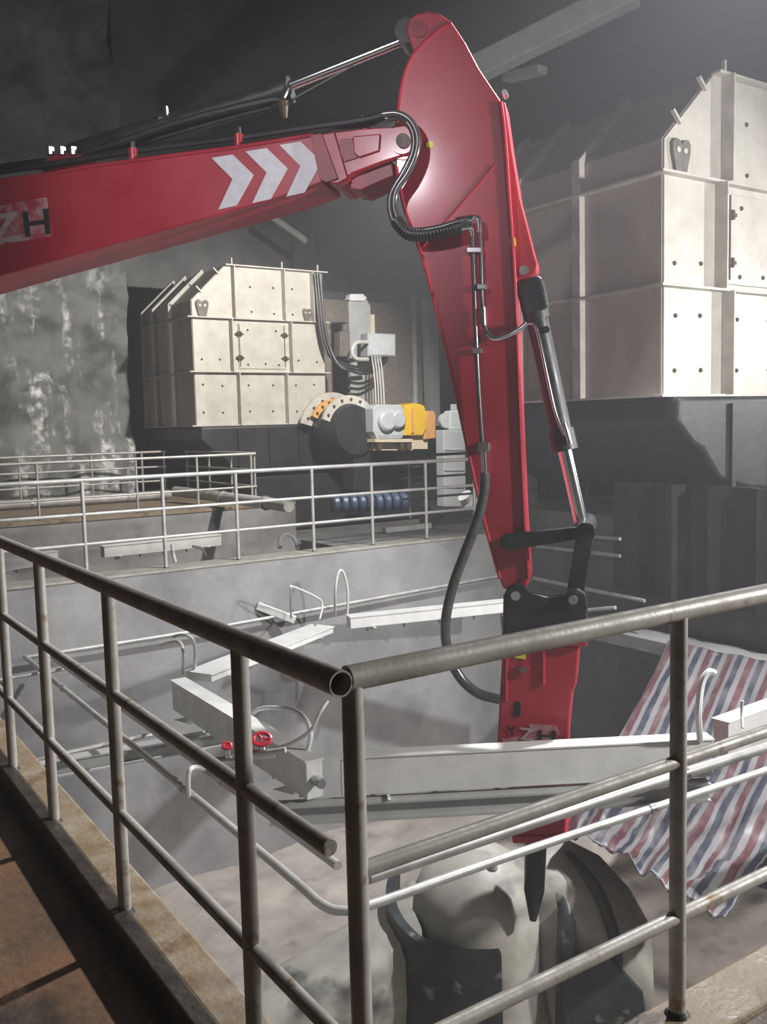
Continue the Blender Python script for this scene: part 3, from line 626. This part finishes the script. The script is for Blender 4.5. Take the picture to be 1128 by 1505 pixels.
# ------------------------------------------------------------------ striped tarpaulin
TL, TR = Vector((8.85, 7.15, -1.07)), Vector((8.80, 5.0, -1.03))
BL, BR = onD(830, 1212, 7.8), onD(1062, 1350, 6.7)
nu, nv = 60, 80
b = MB(); uvs = []
for j in range(nv+1):
    for i in range(nu+1):
        u, v = i/nu, j/nv
        p = (TL*(1-u)+TR*u)*(1-v) + (BL*(1-u)+BR*u)*v
        sag = -0.30*math.sin(math.pi*v)*(0.5+0.5*u)
        fold = 0.022*math.sin(u*30 + v*2) * (0.25+0.75*v) + 0.075*noise.fractal(Vector((u*7, v*6, 1.3)), 1.0, 2.0, 6)*(0.25+v)
        e = 0.12*math.sin(u*9+1)*v + (0.10*noise.noise(Vector((u*5, 0, 7)))*v)
        p = p + Vector((-0.5*e, 0, sag + fold + 0.25*v*max(0, 0.22-u)))
        b.v.append(p); uvs.append((u + 0.012*math.sin(v*5), v))
for j in range(nv):
    for i in range(nu):
        a = j*(nu+1)+i; b.f.append((a, a+1, a+nu+2, a+nu+1))
tp = b.build('tarpaulin', 'tarp', None, True)
uvl = tp.data.uv_layers.new(name='UVMap')
for lp in tp.data.loops: uvl.data[lp.index].uv = uvs[lp.vertex_index]
sm = tp.modifiers.new('thick', 'SOLIDIFY'); sm.thickness = 0.006
tag(tp, 'crumpled red, white and blue striped tarpaulin draped down the right of the pit', 'tarpaulin')

# ------------------------------------------------------------------ crusher in the pit
cc = onD(702, 1345, 7.95); cc.z = 0
t = thing('crusher_head', 'dusty round crusher cap with arms at the bottom of the pit', 'crusher', (cc.x, cc.y, PZ))
prof = [(0.0, -2.00), (0.12, -2.01), (0.25, -2.05), (0.38, -2.13), (0.48, -2.24), (0.54, -2.38), (0.57, -2.7), (0.60, -3.1), (0.70, -3.7), (0.70, PZ)]
MB().lathe(prof, (cc.x, cc.y, 0), 48).build('cap', 'dust_steel', t, True)
for a in (20, 140, 260):
    q = Vector((cc.x + 0.26*math.cos(math.radians(a)), cc.y + 0.26*math.sin(math.radians(a)), -2.07))
    MB().tube([q, q+Vector((0, 0, 0.05)), q+Vector((0, 0, 0.06))], [0.05, 0.045, 0.03], 12).build('lifting_boss', 'dust_steel', t, True)
# wear sleeve round the left front
va = math.atan2(-FWDH.y, -FWDH.x)   # towards the camera
ring = MB(); n = 28; a0, a1 = va + math.radians(8), va - math.radians(112)
for k in range(n+1):
    a = a0 + (a1-a0)*k/n; zt = -2.50 + 0.22*max(0, (k/n-0.45))*1.4
    for r, z in ((0.70, zt), (0.78, zt), (0.82, PZ), (0.74, PZ)): ring.v.append(Vector((cc.x + r*math.cos(a), cc.y + r*math.sin(a), z)))
for k in range(n):
    o = k*4
    for j in range(4): ring.f.append((o+j, o+(j+1) % 4, o+4+(j+1) % 4, o+4+j))
ring.f += [(0, 1, 2, 3), (n*4+3, n*4+2, n*4+1, n*4)]
ring.build('wear_sleeve', 'dark_steel', t, True)
def arm_loft(path, ws, hs, nm, m):
    b = MB(); P = [Vector(p) for p in path]; k = 14; o = len(b.v)
    for i, p in enumerate(P):
        d = (P[min(i+1, len(P)-1)]-P[max(i-1, 0)]); d.z = 0; d.normalize(); sd = Vector((-d.y, d.x, 0))
        for j in range(k):
            a = 2*math.pi*j/k; ca, sa = math.cos(a), math.sin(a)
            b.v.append(p + sd*ws[i]*math.copysign(abs(ca)**0.55, ca) + Vector((0, 0, hs[i]*math.copysign(abs(sa)**0.55, sa))))
    for i in range(len(P)-1):
        for j in range(k): b.f.append((i*k+j, i*k+(j+1) % k, (i+1)*k+(j+1) % k, (i+1)*k+j))
    b.f += [tuple(range(k)), tuple((len(P)-1)*k+j for j in range(k-1, -1, -1))]
    return b.build(nm, m, t, True)
C = Vector((cc.x, cc.y, 0)); BK = -FWDH
arm_loft([C + RIGHT*0.55 + FWDH*0.15 + Vector((0,0,-2.95)), C + RIGHT*0.75 + FWDH*0.1 + Vector((0,0,-2.92)), C + RIGHT*1.0 - FWDH*0.0 + Vector((0,0,-3.0)), C + RIGHT*1.25 - FWDH*0.1 + Vector((0,0,-3.15)), C + RIGHT*1.45 - FWDH*0.15 + Vector((0,0,-3.3))],
         [0.42, 0.46, 0.48, 0.5, 0.5], [0.86, 0.85, 0.82, 0.7, 0.5], 'spider_arm', 'dust_steel')
arm_loft([C - RIGHT*0.6 - FWDH*0.05 + Vector((0,0,-3.0)), C - RIGHT*1.0 - FWDH*0.2 + Vector((0,0,-3.15)), C - RIGHT*1.6 - FWDH*0.45 + Vector((0,0,-3.35)), C - RIGHT*2.3 - FWDH*0.75 + Vector((0,0,-3.6))],
         [0.40, 0.42, 0.45, 0.5], [0.55, 0.5, 0.45, 0.3], 'spider_arm', 'dust_steel')
MB().tube(smooth_path([C + RIGHT*0.60 - FWDH*0.15 + Vector((0,0,-2.25)), C + RIGHT*0.70 - FWDH*0.30 + Vector((0,0,-2.42)), C + RIGHT*0.66 - FWDH*0.47 + Vector((0,0,-2.75)), C + RIGHT*0.64 - FWDH*0.52 + Vector((0,0,-3.4))], 6), 0.075, 12).build('strap', 'dark_steel', t, True)
MB().tube(smooth_path([C + RIGHT*0.78 + FWDH*0.05 + Vector((0,0,-2.12)), C + RIGHT*0.95 - FWDH*0.30 + Vector((0,0,-2.24)), C + RIGHT*1.05 - FWDH*0.50 + Vector((0,0,-2.55)), C + RIGHT*1.05 - FWDH*0.55 + Vector((0,0,-2.8))], 6), 0.05, 12).build('strap', 'dark_steel', t, True)
MB().prism([C + RIGHT*x - FWDH*0.62 + Vector((0,0,z)) for x, z in ((0.62,-2.75), (0.8,-2.62), (1.0,-2.66), (1.25,-2.95), (1.35,-3.6), (0.62,-3.6))], FWDH*0.08).build('liner_plate', 'dark_steel', t, False, 0.02)
# rubble lying on the pit floor
def rock(p, r):
    b = MB(); k = 0
    n1, n2 = 7, 5
    for j in range(n2+1):
        th = math.pi*j/n2
        for i in range(n1):
            ph = 2*math.pi*i/n1; d = Vector((math.sin(th)*math.cos(ph), math.sin(th)*math.sin(ph), math.cos(th)*0.65))
            b.v.append(Vector(p) + d*r*(1+0.55*noise.noise((Vector(p)+d)*2.3)))
    for j in range(n2):
        for i in range(n1): b.f.append((j*n1+i, j*n1+(i+1) % n1, (j+1)*n1+(i+1) % n1, (j+1)*n1+i))
    return b.build('rubble_stone', 'pit_floor')
for i, (x, y, r) in enumerate(((552, 1262, .16), (588, 1248, .14), (625, 1236, .19), (662, 1230, .15), (702, 1234, .17), (604, 1282, .13), (540, 1294, .12), (576, 1308, .15), (650, 1264, .14))):
    p = onZ(x, y, PZ+0.25); p.z = PZ + r*0.45
    tag(rock(p, r), 'dusty brown stone in the heap behind the round crusher cap', 'stone', 'stones heaped behind the crusher cap')

# ------------------------------------------------------------------ the rock breaker arm
AN = math.radians(14)
AU = RIGHT*math.cos(AN) - FWDH*math.sin(AN)
NN = -(FWDH*math.cos(AN) + RIGHT*math.sin(AN))      # towards the camera
A0 = onD(700, 500, 7.0)
def A(x, y, off=0.0): return onP(x, y, A0 + NN*off, NN)
def plate(pts, front, thick, nm, m, par, bev=0.012):
    return MB().prism([A(x, y, front) for x, y in pts], -NN*thick).build(nm, m, par, False, bev)
def pin(x, y, r_px, front, thick, nm, m, par, n=24):
    c = A(x, y, front); r = (A(x+r_px, y, front)-c).length
    return MB().tube([c, c-NN*thick], r, n).build(nm, m, par, True)
boom = thing('breaker_boom', 'red rock breaker boom with white chevrons entering from the left', 'boom', A(-700, 700))
BT = 0.25
plate([(-700, 420), (-350, 318), (0, 262), (65, 254), (130, 242), (350, 213), (462, 195), (470, 230), (474, 268), (440, 281), (400, 294), (200, 350), (0, 406), (-350, 510), (-700, 640)], BT, 2*BT, 'beam', 'red', boom, 0.012)
# thin edge beads of the side plate
MB().tube([A(-350, 321, BT), A(0, 265, BT), A(65, 257, BT), A(130, 245, BT), A(350, 216, BT), A(462, 198, BT)], 0.016, 8).build('edge_bead', 'red', boom, True)
plate([(456, 198), (473, 196), (497, 262), (480, 268), (470, 264)], BT+0.03, 0.02, 'collar_plate', 'red_dark', boom, 0.004)
plate([(470, 197), (492, 193), (512, 262), (497, 270), (484, 270)], BT+0.012, 2*BT+0.02, 'nose_collar', 'red', boom, 0.01)
nose = [(490, 194), (530, 189), (575, 186), (592, 184), (604, 191), (609, 205), (605, 221), (594, 228), (562, 238), (520, 254), (505, 264), (495, 240)]
for fr in (0.245, -0.165):
    plate(nose, fr, 0.08, 'nose_plate', 'red', boom, 0.01)
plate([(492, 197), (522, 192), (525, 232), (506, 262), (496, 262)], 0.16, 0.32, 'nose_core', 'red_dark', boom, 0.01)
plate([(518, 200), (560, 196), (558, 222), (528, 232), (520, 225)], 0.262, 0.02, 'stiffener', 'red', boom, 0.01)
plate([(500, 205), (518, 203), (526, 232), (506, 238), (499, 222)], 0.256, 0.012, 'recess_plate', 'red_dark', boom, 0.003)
plate([(512, 258), (576, 236), (580, 258), (530, 280), (515, 278)], 0.18, 0.36, 'underside_shade', 'red_dark', boom, 0.01)  # dark red block standing in for the shadow under the boom tip
pin(592, 206, 19, 0.265, 0.53, 'pin_boss', 'red', boom)
pin(592, 206, 10, 0.29, 0.58, 'pivot_pin', 'steel_lug', boom)
# chevrons
for x in (311, 361, 411):
    dy = -(x-311)*0.19 + 0.0
    s = 1.0
    pts = [(x, 232+dy), (x+31, 227+dy), (x+62, 257+dy), (x+37, 302+dy), (x+10, 308+dy), (x+31, 263+dy)]
    plate(pts, BT+0.004, 0.004, 'chevron', 'chevron', boom, 0)
# lettering on the boom
def text_mesh(txt, ul, ur, ll, front, m, par, nm='lettering'):
    cu = bpy.data.curves.new(nm, 'FONT'); cu.body = txt; cu.size = 1.0; cu.offset = 0.018
    o = bpy.data.objects.new(nm, cu); col.objects.link(o)
    dg = bpy.context.evaluated_depsgraph_get(); me = bpy.data.meshes.new_from_object(o.evaluated_get(dg)); bpy.data.objects.remove(o)
    xs = [v.co.x for v in me.vertices]; ys = [v.co.y for v in me.vertices]; x0, x1, y0, y1 = min(xs), max(xs), min(ys), max(ys)
    U, R_, Lw = A(*ul, front), A(*ur, front), A(*ll, front); base = parent_origin(par)
    for v in me.vertices:
        a, c = (v.co.x-x0)/(x1-x0), (v.co.y-y0)/(y1-y0)
        v.co = Lw + (R_-U)*a + (U-Lw)*c - base
    me.materials.clear(); me.materials.append(M[m]); ob = bpy.data.objects.new(nm, me); col.objects.link(ob); ob.parent = par
    return ob
plate([(-75, 312), (70, 291), (76, 347), (-72, 372)], BT+0.003, 0.003, 'scuffed_patch', 'red_scuff', boom, 0) if False else None
mat('red_scuff', (0.40,0.03,0.05), (0.50,0.30,0.31), rough=0.55, scale=9, lo=0.42, hi=0.6)
plate([(-78, 316), (68, 290), (76, 347), (-74, 372)], BT+0.003, 0.003, 'scuffed_patch', 'red_scuff', boom, 0)
text_mesh('Y', (-66, 322), (-34, 317), (-62, 364), BT+0.006, 'print_black', boom)
text_mesh('Z', (-20, 318), (26, 310), (-14, 360), BT+0.006, 'decal_grey', boom)
text_mesh('H', (33, 312), (71, 306), (37, 349), BT+0.006, 'print_black', boom)
# clamps and hoses on top of the boom
for x, y in ((196, 230), (351, 209)):
    c = A(x, y, 0.2); MB().tube([c+Vector((0,0,-0.05)), c+Vector((0,0,0.06))], 0.035, 10).build('hose_clamp', 'red', boom, True); MB().tube([c+Vector((0,0,0.06)), c+Vector((0,0,0.11))], 0.022, 8).build('clamp_bolt', 'chrome', boom, True)
plate([(527, 190), (528, 172), (533, 168), (538, 173), (540, 190)], 0.10, 0.08, 'hose_guide', 'red', boom, 0.005)
for k, off in enumerate((0.16, 0.08, 0.0, -0.1)):
    pts = [A(-340, 305-k*2, off), A(0, 252-k*2, off), A(70, 243-k*2, off), A(200, 222-k, off), A(350, 203-k, off), A(450, 188, off), A(535, 176+k*2, off), A(565, 168+k, off)]
    MB().tube(smooth_path(pts, 4), 0.028, 8).build('boom_hose', 'rubber', boom, True)
plate([(60, 252), (66, 232), (90, 222), (118, 226), (128, 243)], 0.15, 0.30, 'cylinder_bracket', 'red_dark', boom, 0.01)
for x in (75, 92, 108): c = A(x, 222, 0.15); MB().tube([c+Vector((0,0,-0.03)), c+Vector((0,0,0.03))], 0.03, 8).build('bracket_bolt', 'steel_fit', boom, True)

# pedestal that carries the boom, left of the picture
pb = A(-700, 560); 
ped = thing('breaker_pedestal', 'red slewing pedestal carrying the boom, beyond the left picture edge', 'pedestal', (pb.x, pb.y, -0.1))
MB().lathe([(0.0, -0.1), (0.75, -0.1), (0.75, 0.02), (0.48, 0.06), (0.42, 1.1), (0.52, 1.15), (0.52, 1.3), (0.0, 1.3)], (pb.x, pb.y, 0), 28).build('column', 'red', ped, True)
for s in (-0.36, 0.28): MB().prism([Vector((pb.x, pb.y, 0)) + AU*x + Vector((0, 0, z)) + NN*s for x, z in ((-0.5, 1.3), (0.5, 1.3), (0.35, pb.z+0.25), (0.0, pb.z+0.4), (-0.3, pb.z+0.2))], NN*0.08).build('cheek_plate', 'red', ped, False, 0.01)

# lift cylinder above the boom
cy = thing('stick_cylinder', 'black hydraulic cylinder with chrome rod above the boom', 'hydraulic cylinder', A(110, 225))
MB().tube([A(95, 229), A(110, 225), A(240, 186), A(330, 160), A(418, 134)], [0.06, 0.085, 0.085, 0.085, 0.08], 20).build('barrel', 'black_paint', cy, True)
MB().tube([A(405, 138), A(428, 131)], 0.10, 20).build('gland', 'black_paint', cy, True)
MB().tube([A(426, 126), A(600, 57)], 0.040, 16).build('rod', 'chrome', cy, True)
MB().tube([A(235, 176, 0.05), A(250, 172, 0.05)], 0.03, 8).build('port_block', 'steel_fit', cy, True)
c = A(244, 176, 0.06); MB().tube([c, c+Vector((0, 0, 0.10))], [0.03, 0.02], 8).build('port_fitting', 'chrome', cy, True)
MB().tube(smooth_path([A(120, 226, 0.10), A(180, 208, 0.11), A(244, 186, 0.11), A(320, 165, 0.11), A(400, 147, 0.1), A(418, 150, 0.1)], 4), 0.03, 8).build('feed_pipe', 'rubber', cy, True)
MB().tube(smooth_path([A(150, 222, 0.04), A(230, 204, 0.04), A(330, 176, 0.05), A(400, 158, 0.07)], 4), 0.022, 8).build('feed_pipe', 'rubber', cy, True)
MB().tube([A(414, 146, 0.1), A(418, 138, 0.1), A(422, 128, 0.1)], 0.025, 8).build('elbow', 'chrome', cy, True)
MB().tube([A(416, 150, 0.1), A(419, 174, 0.1)], [0.045, 0.02], 8).build('hanging_guard', 'orange_dull', cy, True) if False else None
MB().tube([A(416, 150, 0.1), A(419, 174, 0.1)], [0.045, 0.02], 8).build('hanging_guard', 'rust_dot', cy, True)
MB().tube([A(424, 150, 0.02), A(520, 97, 0.02)], 0.012, 6).build('return_line', 'rubber', cy, True)
c = A(604, 55); MB().tube([c+NN*0.14, c-NN*0.14], 0.09, 18).build('rod_eye', 'black_paint', cy, True)

# stick
st = thing('breaker_stick', 'tall red breaker stick standing across the middle of the picture', 'stick', A(775, 865))
ST = 0.21
outline = [(597, 46), (600, 28), (612, 19), (628, 16), (646, 20), (664, 32), (684, 62), (704, 100), (722, 127), (735, 146), (741, 200), (748, 300), (756, 420), (763, 600), (770, 760), (777, 852), (775, 864),
           (740, 866), (734, 850), (712, 770), (690, 680), (660, 540), (626, 402), (607, 345), (591, 300), (581, 245), (581, 190), (587, 132), (596, 98), (607, 76)]
plate(outline, ST, 2*ST, 'box_section', 'red', st, 0.015)
# edge flanges standing slightly proud along both long edges
def bead(pts, nm='edge_bead', r=0.013, m='red', par=st, f=ST): return MB().tube(smooth_path([A(x, y, f) for x, y in pts], 3), r, 8).build(nm, m, par, True)
bead([(736, 150), (742, 200), (749, 300), (757, 420), (764, 600), (771, 760), (777, 850)], r=0.016)
bead([(583, 245), (593, 300), (609, 345), (628, 402), (662, 540), (692, 680), (713, 770), (735, 850)])
bead([(611, 76), (626, 60), (650, 40), (664, 34)]); bead([(609, 78), (598, 100), (589, 134), (583, 190)])
bead([(728, 242), (690, 286), (655, 325), (622, 362)], 'weld_seam', 0.010)
bead([(757, 505), (735, 507), (716, 506)], 'weld_seam', 0.005)
plate([(733, 148), (743, 150), (752, 215), (764, 290), (785, 372), (790, 388), (788, 400), (778, 408), (762, 411), (757, 420), (750, 300), (741, 200)], 0.12, 0.24, 'cylinder_ear', 'red', st, 0.012)
pin(770, 397, 7, 0.15, 0.30, 'ear_pin', 'steel_fit', st)
pin(616, 42, 12, ST+0.012, 2*ST+0.024, 'top_boss', 'red_dark', st)
pin(594, 207, 26, ST+0.014, 2*ST+0.02, 'pivot_boss', 'red', st, 28)
pin(742, 135, 4, 0.1, 0.1, 'top_fitting', 'steel_fit', st)
plate([(749, 350), (757, 349), (758, 361), (750, 362)], ST+0.006, 0.02, 'sticker', 'sticker', st, 0)
pin(632, 212, 5, ST+0.006, 0.02, 'grease_point', 'sticker', st)
# hoses and hard pipes on the stick
def sh(pts, off, r, nm, m, par=st, n=10): return MB().tube(smooth_path([A(x, y, off) for x, y in pts], 6), r, n).build(nm, m, par, True)
sh([(563, 168), (585, 167), (604, 178), (614, 200), (612, 226), (600, 254), (583, 280), (580, 305), (588, 326), (606, 339), (640, 336), (672, 327), (688, 323)], 0.34, 0.026, 'jumper_hose', 'hose_shiny')  if False else None
mat('hose_shiny', (0.05,0.05,0.052), (0.09,0.09,0.092), rough=0.25, scale=20, coat=0.5)
sh([(563, 168), (585, 167), (604, 178), (614, 200), (612, 226), (600, 254), (583, 280), (580, 305), (588, 326), (606, 339), (640, 336), (672, 327), (688, 323)], 0.36, 0.024, 'jumper_hose', 'hose_shiny')
sh([(568, 175), (586, 172), (602, 184), (609, 204), (606, 228), (592, 256), (576, 284), (574, 310), (584, 333), (606, 347), (640, 345), (672, 337), (688, 333)], 0.33, 0.024, 'jumper_hose', 'hose_shiny')
hp = smooth_path([A(x, y, 0.345) for x, y in [(583, 325), (600, 343), (625, 345), (655, 340), (680, 333)]], 12)
for k in range(0, len(hp)-1, 2):
    d = (hp[k+1]-hp[k]).normalized(); MB().tube([hp[k]-d*0.008, hp[k]+d*0.008], 0.05, 10).build('guard_coil', 'rubber', st, True)
for y in (322, 333): MB().tube([A(670, y+3, 0.34), A(694, y-1, 0.32)], 0.028, 10).build('hose_fitting', 'chrome', st, True)
sh([(690, 321), (700, 320), (704, 324), (705, 342)], 0.31, 0.02, 'elbow_pipe', 'chrome'); sh([(684, 334), (690, 333), (693, 337), (694, 348)], 0.31, 0.02, 'elbow_pipe', 'chrome')
sh([(705, 340), (707, 380), (708, 430), (710, 455), (712, 474), (716, 488), (726, 497), (745, 493), (764, 483), (775, 474)], 0.25, 0.016, 'hard_pipe', 'hose_shiny')
MB().tube([A(710, 452, 0.25), A(711, 478, 0.25)], 0.022, 10).build('pipe_union', 'chrome', st, True)
sh([(716, 490), (726, 498), (745, 494), (764, 484), (775, 475)], 0.252, 0.017, 'pipe_end', 'chrome')
sh([(694, 346), (697, 420), (700, 500), (704, 580), (709, 652)], 0.25, 0.017, 'hard_pipe', 'hose_shiny')
for x, y, w_ in ((697, 367, 11), (708, 421, 7), (701, 515, 7), (711, 657, 9)):
    plate([(x-w_, y-4), (x+w_, y-4), (x+w_, y+4), (x-w_, y+4)], 0.285, 0.075, 'pipe_clamp', 'steel_fit', st, 0.005)
plate([(703, 650), (719, 650), (719, 664), (703, 664)], 0.29, 0.08, 'pipe_block', 'steel_fit', st, 0.005)
sh([(711, 660), (712, 680), (713, 697)], 0.27, 0.024, 'hose_ferrule', 'chrome')

# bucket cylinder on the right of the stick
cy = thing('tilt_cylinder', 'black hydraulic cylinder with chrome rod right of the stick', 'hydraulic cylinder', A(858, 778))
MB().tube([A(777, 412), A(790, 470)], [0.10, 0.095], 20).build('end_cap', 'black_paint', cy, True)
plate([(760, 415), (790, 404), (797, 408), (806, 448), (800, 455), (770, 462)], 0.10, 0.20, 'clevis', 'black_paint', cy, 0.02)
MB().tube([A(789, 466), A(826, 640)], 0.082, 24).build('barrel', 'black_paint', cy, True)
MB().tube([A(824, 632), A(831, 662)], 0.10, 20).build('gland', 'black_paint', cy, True)
MB().tube([A(829, 655), A(855, 768)], 0.052, 20).build('rod', 'chrome', cy, True)
sh([(777, 475), (786, 478), (793, 500), (815, 600), (830, 640)], 0.10, 0.012, 'feed_pipe', 'chrome', cy); sh([(800, 440), (803, 470), (820, 560), (836, 640)], 0.02, 0.02, 'feed_pipe', 'black_paint', cy)
MB().tube([A(829, 622, 0.09), A(838, 652, 0.09)], 0.022, 10).build('port_fitting', 'chrome', cy, True)
pin(803, 484, 5, 0.10, 0.05, 'hose_boss', 'black_paint', cy)
pin(858, 779, 15, 0.13, 0.26, 'rod_eye', 'black_paint', cy)

# linkage
def link(x0, y0, x1, y1, r0, r1, front, thick, nm, par):
    d = Vector((x1-x0, y1-y0)); d.normalize(); q = Vector((-d.y, d.x)); pts = []
    a0 = math.atan2(q.y, q.x)
    for k in range(9): a = a0 + math.pi*k/8; pts.append((x0+math.cos(a)*r0, y0+math.sin(a)*r0))
    for k in range(9): a = a0 + math.pi + math.pi*k/8; pts.append((x1+math.cos(a)*r1, y1+math.sin(a)*r1))
    return plate(pts, front, thick, nm, 'black_paint', par, 0.01)
lk = thing('linkage_arms', 'black link arms joining the chrome rod to the hammer bracket', 'linkage', A(845, 880))
for fr in (0.33, -0.23): link(746, 797, 858, 783, 12, 9, fr, 0.07, 'short_link', lk)
pin(746, 797, 7, 0.345, 0.68, 'link_pin', 'black_paint', lk)
link(860, 790, 845, 878, 13, 13, 0.16, 0.32, 'long_link', lk)
pin(860, 783, 15, 0.35, 0.70, 'joint_hub', 'black_paint', lk); pin(866, 776, 7, 0.37, 0.04, 'hub_cap', 'black_paint', lk)

# hammer
hm = thing('hydraulic_hammer', 'red hydraulic hammer with black mounting bracket hanging from the stick', 'hydraulic hammer', A(785, 1345))
br = [(739, 932), (740, 876), (746, 864), (758, 858), (772, 862), (782, 872), (805, 878), (828, 876), (836, 868), (850, 866), (861, 874), (864, 890), (862, 932)]
for fr in (0.30, -0.22): plate(br, fr, 0.08, 'bracket_plate', 'black_paint', hm, 0.012)
plate([(739, 905), (862, 905), (862, 936), (739, 936)], 0.22, 0.44, 'bracket_base', 'black_paint', hm, 0.01)
for x, y in ((758, 876), (843, 882)):
    pin(x, y, 13, 0.32, 0.64, 'bracket_boss', 'black_paint', hm); pin(x, y, 7, 0.345, 0.69, 'bracket_pin', 'steel_fit', hm)
plate([(738, 930), (864, 938), (863, 951), (738, 946)], 0.27, 0.54, 'top_flange', 'red', hm, 0.01)
plate([(739, 944), (852, 950), (848, 1005), (842, 1020), (835, 1095), (833, 1160), (830, 1236), (756, 1236), (748, 1160), (731, 1095), (735, 1020)], 0.23, 0.46, 'housing', 'red', hm, 0.015)
MB().tube([A(799, 948, 0.235), A(799, 1006, 0.235)], 0.014, 8).build('housing_rib', 'red', hm, True)
MB().tube([A(745, 950, 0.235), A(744, 1030, 0.235)], 0.012, 8).build('housing_rib', 'red', hm, True)
plate([(757, 956), (773, 955), (773, 969), (757, 967)], 0.236, 0.006, 'sticker', 'sticker', hm, 0)
pin(770, 985, 9, 0.25, 0.03, 'side_boss', 'red', hm); pin(769, 985, 5, 0.26, 0.03, 'side_bolt', 'steel_lug', hm)
slot = [(757+3.5+5*math.cos(a), 1036+5*math.sin(a)) for a in [math.pi + math.pi*k/6 for k in range(7)]] + [(760.5+5*math.cos(a), 1049+5*math.sin(a)) for a in [math.pi*k/6 for k in range(7)]]
plate(slot, 0.2345, 0.01, 'slot', 'print_black', hm, 0)
plate([(738, 1086), (780, 1080), (778, 1064), (818, 1066), (826, 1084), (815, 1090), (770, 1093), (740, 1091)], 0.233, 0.003, 'scuffed_patch', 'red_scuff', hm, 0)
text_mesh('Y', (743, 1068), (760, 1067), (745, 1082), 0.237, 'print_black', hm); text_mesh('Z', (764, 1069), (786, 1071), (764, 1087), 0.237, 'decal_grey', hm); text_mesh('H', (791, 1073), (817, 1074), (791, 1089), 0.237, 'print_black', hm)
plate([(752, 1229), (834, 1229), (834, 1240), (754, 1240)], 0.25, 0.5, 'lower_flange', 'red', hm, 0.01)
c0_, c1_ = A(788, 1238), A(784, 1352); 
MB().tube([c0_, c0_+(c1_-c0_)*0.62, c1_], [0.085, 0.08, 0.028], 20).build('chisel', 'black_paint', hm, True)
hh = MB().tube(smooth_path([A(x, y, 0.30) for x, y in [(713, 695), (711, 730), (700, 770), (684, 812), (668, 855), (657, 900), (655, 935), (662, 968), (680, 1000), (705, 1020), (735, 1028)]], 6), 0.038, 14)
tag(hh.build('hammer_hose', 'hose_shiny', None, True), 'thick black hose arching left from the stick down to the hammer', 'hose')

# ------------------------------------------------------------------ dust haze filling the chamber
m = bpy.data.materials.new('haze'); m.use_nodes = True; N = m.node_tree.nodes; L = m.node_tree.links
N.remove(N['Principled BSDF']); v = N.new('ShaderNodeVolumeScatter'); v.inputs['Density'].default_value = 0.006; v.inputs['Color'].default_value = (0.93, 0.95, 1.0, 1); v.inputs['Anisotropy'].default_value = 0.2
L.new(v.outputs[0], N['Material Output'].inputs['Volume'])
M['haze'] = m
hz = MB().box((-5.6, -4.6, -4.3), (21.3, 25.5, 12.6)).build('dust_haze', 'haze'); hz['kind'] = 'stuff'; tag(hz, 'thin grey dust haze hanging in the whole chamber', 'haze')
